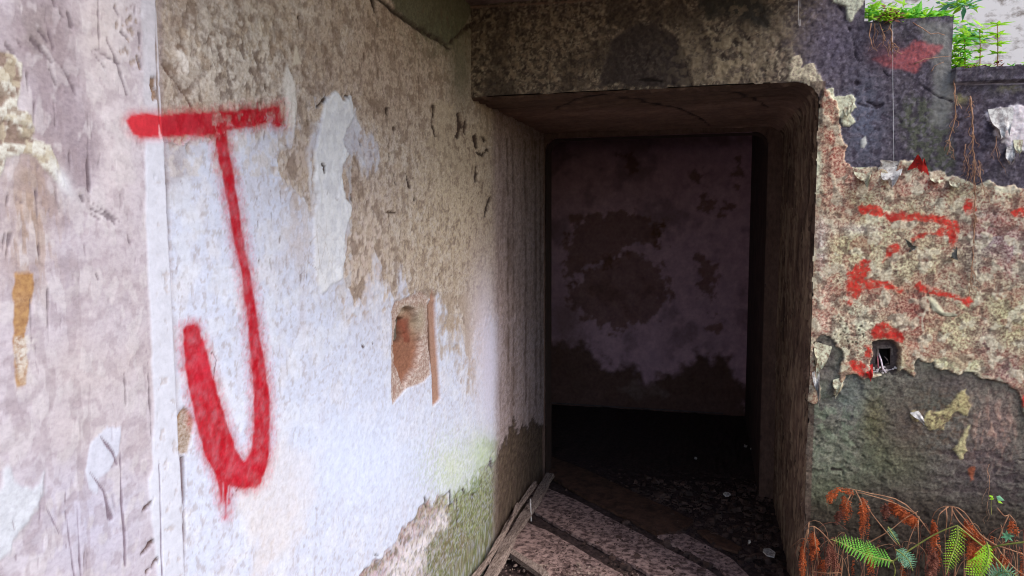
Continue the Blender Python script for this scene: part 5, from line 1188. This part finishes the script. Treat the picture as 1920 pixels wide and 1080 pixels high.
root([(1812, 270), (1808, 290), (1815, 310), (1824, 320)], 0.0016, 'small looping root beside the tangle', seed=10, sub=10)
root([(1835, 300), (1838, 330), (1844, 350), (1846, 368)], 0.0016, 'fine root right of the tangle', seed=11, sub=12)
root([(1868, 255), (1866, 275), (1872, 300)], 0.0014, 'short root under the white crust', seed=12, sub=4)
root([(1853, 870), (1855, 905), (1850, 960)], 0.0012, 'fine upright root behind the wall seedling', seed=13, sub=4)
M_thread = simple_mat('cobweb_thread', (200, 200, 204), (230, 230, 232), 10)
root([(1674, 44), (1674, 140), (1675, 230), (1676, 310)], 0.0007, 'thin pale thread hanging straight down over the dark upper render', 'threads', wob=0.0, mat=M_thread, name='thread', v=DY-0.02)
root([(1497, 0-30), (1497, 47)], 0.0007, 'short pale thread hanging over the lintel near its right end', 'threads', wob=0.0, mat=M_thread, name='thread', v=DY-0.03)

# leafy plants on the two ledges
def leafy(label, pix, v, cnt, L, mats, seed, rx, ry, name='ledge_plant', yr=0.06):
    r = np.random.default_rng(seed); o = base_empty(name, pix[0], pix[1], v, label, 'plant', 'plants growing on the broken wall top')
    for k, mt in enumerate(mats):
        m = MB()
        for i in range(int(cnt*1.8)//len(mats)):
            x_ = pix[0]+r.normal(0, rx); y_ = pix[1]-abs(r.normal(0, ry)); p = at(x_, y_, 1, v+r.uniform(-yr, yr))
            d_ = np.array([r.normal(), r.normal()-0.3, r.normal()*0.35]); leaf(m, p, d_, 1.15*L*r.uniform(0.5, 1.2), L*r.uniform(0.35, 0.6), np.array([r.normal(0, 0.3), -0.45, 0.9]))
        m.build('foliage', mt, o)
    for k in range(3):
        x_ = pix[0]+r.normal(0, rx*0.6); stalk([(x_, pix[1]+2), (x_+r.normal(0, 3), pix[1]-ry)], (v, v), 0.0016, 0.001, o, M_stem)
    return o
def whorled(label, x, y0, y1, v, tiers, L, mat, seed):
    r = np.random.default_rng(seed); o = base_empty('whorled_seedling', x, y0, v, label, 'plant', 'upright seedlings on the low ledge')
    stalk([(x, y0+4), (x+1, (y0+y1)/2), (x, y1)], (v, v), 0.0022, 0.0013, o, M_stem)
    for t in range(tiers):
        m = MB(); y_ = y1+(y0-y1)*t/tiers*0.85; c = at(x, y_, 1, v); n_ = 7
        for k in range(n_):
            a = 2*math.pi*k/n_+r.uniform(0, 0.5); leaf(m, c, np.array([math.cos(a), math.sin(a), 0.08+r.normal(0, 0.1)]), L*(0.75+0.5*r.random())*(1-0.12*t), L*0.34, np.array([0, -0.1, 1.0]), 0.25)
        m.build('leaf_whorl', mat, o)
    return o
leafy('bright green leafy clump at the left end of the high ledge', (1636, 34), DY+0.08, 90, 0.030, [M_lime, M_green], 21, 10, 16)
leafy('yellowish low clump in the middle of the high ledge with leaves hanging over', (1668, 40), DY+0.04, 110, 0.028, [M_lime, M_dead2], 22, 12, 12)
leafy('broad leaved green plant drooping over the grey patch of the high ledge', (1745, 38), DY+0.10, 70, 0.052, [M_lime, M_green], 23, 24, 7)
leafy('spreading green plant between the high ledge clumps', (1704, 34), DY+0.16, 70, 0.044, [M_green, M_lime], 24, 18, 10)
leafy('low yellow green weeds at the step between the two ledges', (1798, 132), DY+0.12, 150, 0.028, [M_lime, M_green, M_lime], 25, 12, 36)
leafy('pale blue green weeds behind the low ledge', (1815, 74), DY+0.25, 50, 0.040, [M_green2, M_lime], 26, 14, 10)
leafy('brown and green litter of small weeds on the low ledge', (1840, 134), DY+0.10, 90, 0.020, [M_dead2, M_lime], 27, 28, 8)
leafy('thin green creeper hanging high behind the ledges', (1800, 12), DY+0.7, 46, 0.05, [M_lime, M_green2], 28, 16, 10)
leafy('flat green leaves at the far right end of the low ledge', (1905, 131), DY+0.10, 30, 0.035, [M_green2, M_green], 29, 14, 3)
whorled('taller whorled seedling on the low ledge, the right one of the pair', 1870, 128, 45, DY+0.14, 4, 0.052, M_lime, 31)
whorled('whorled seedling on the low ledge, the left one of the pair', 1837, 130, 55, DY+0.12, 5, 0.040, M_lime, 32)
whorled('small whorled seedling nearest the step of the ledges', 1808, 130, 72, DY+0.10, 4, 0.042, M_green, 33)
# brown clods at the stem feet
m = MB()
for k in range(60):
    q = at(random.uniform(1790, 1885), random.uniform(126, 134), 1, DY+random.uniform(0.02, 0.2)); s_ = random.uniform(0.004, 0.012)
    m.tube([q, q+np.array([s_*random.uniform(-1, 1), s_, s_*0.6])], [s_*0.8, s_*0.3], 5)
tag(m.build('ledge_litter', M_dead2), 'brown leaf litter on the low ledge', kind='stuff')
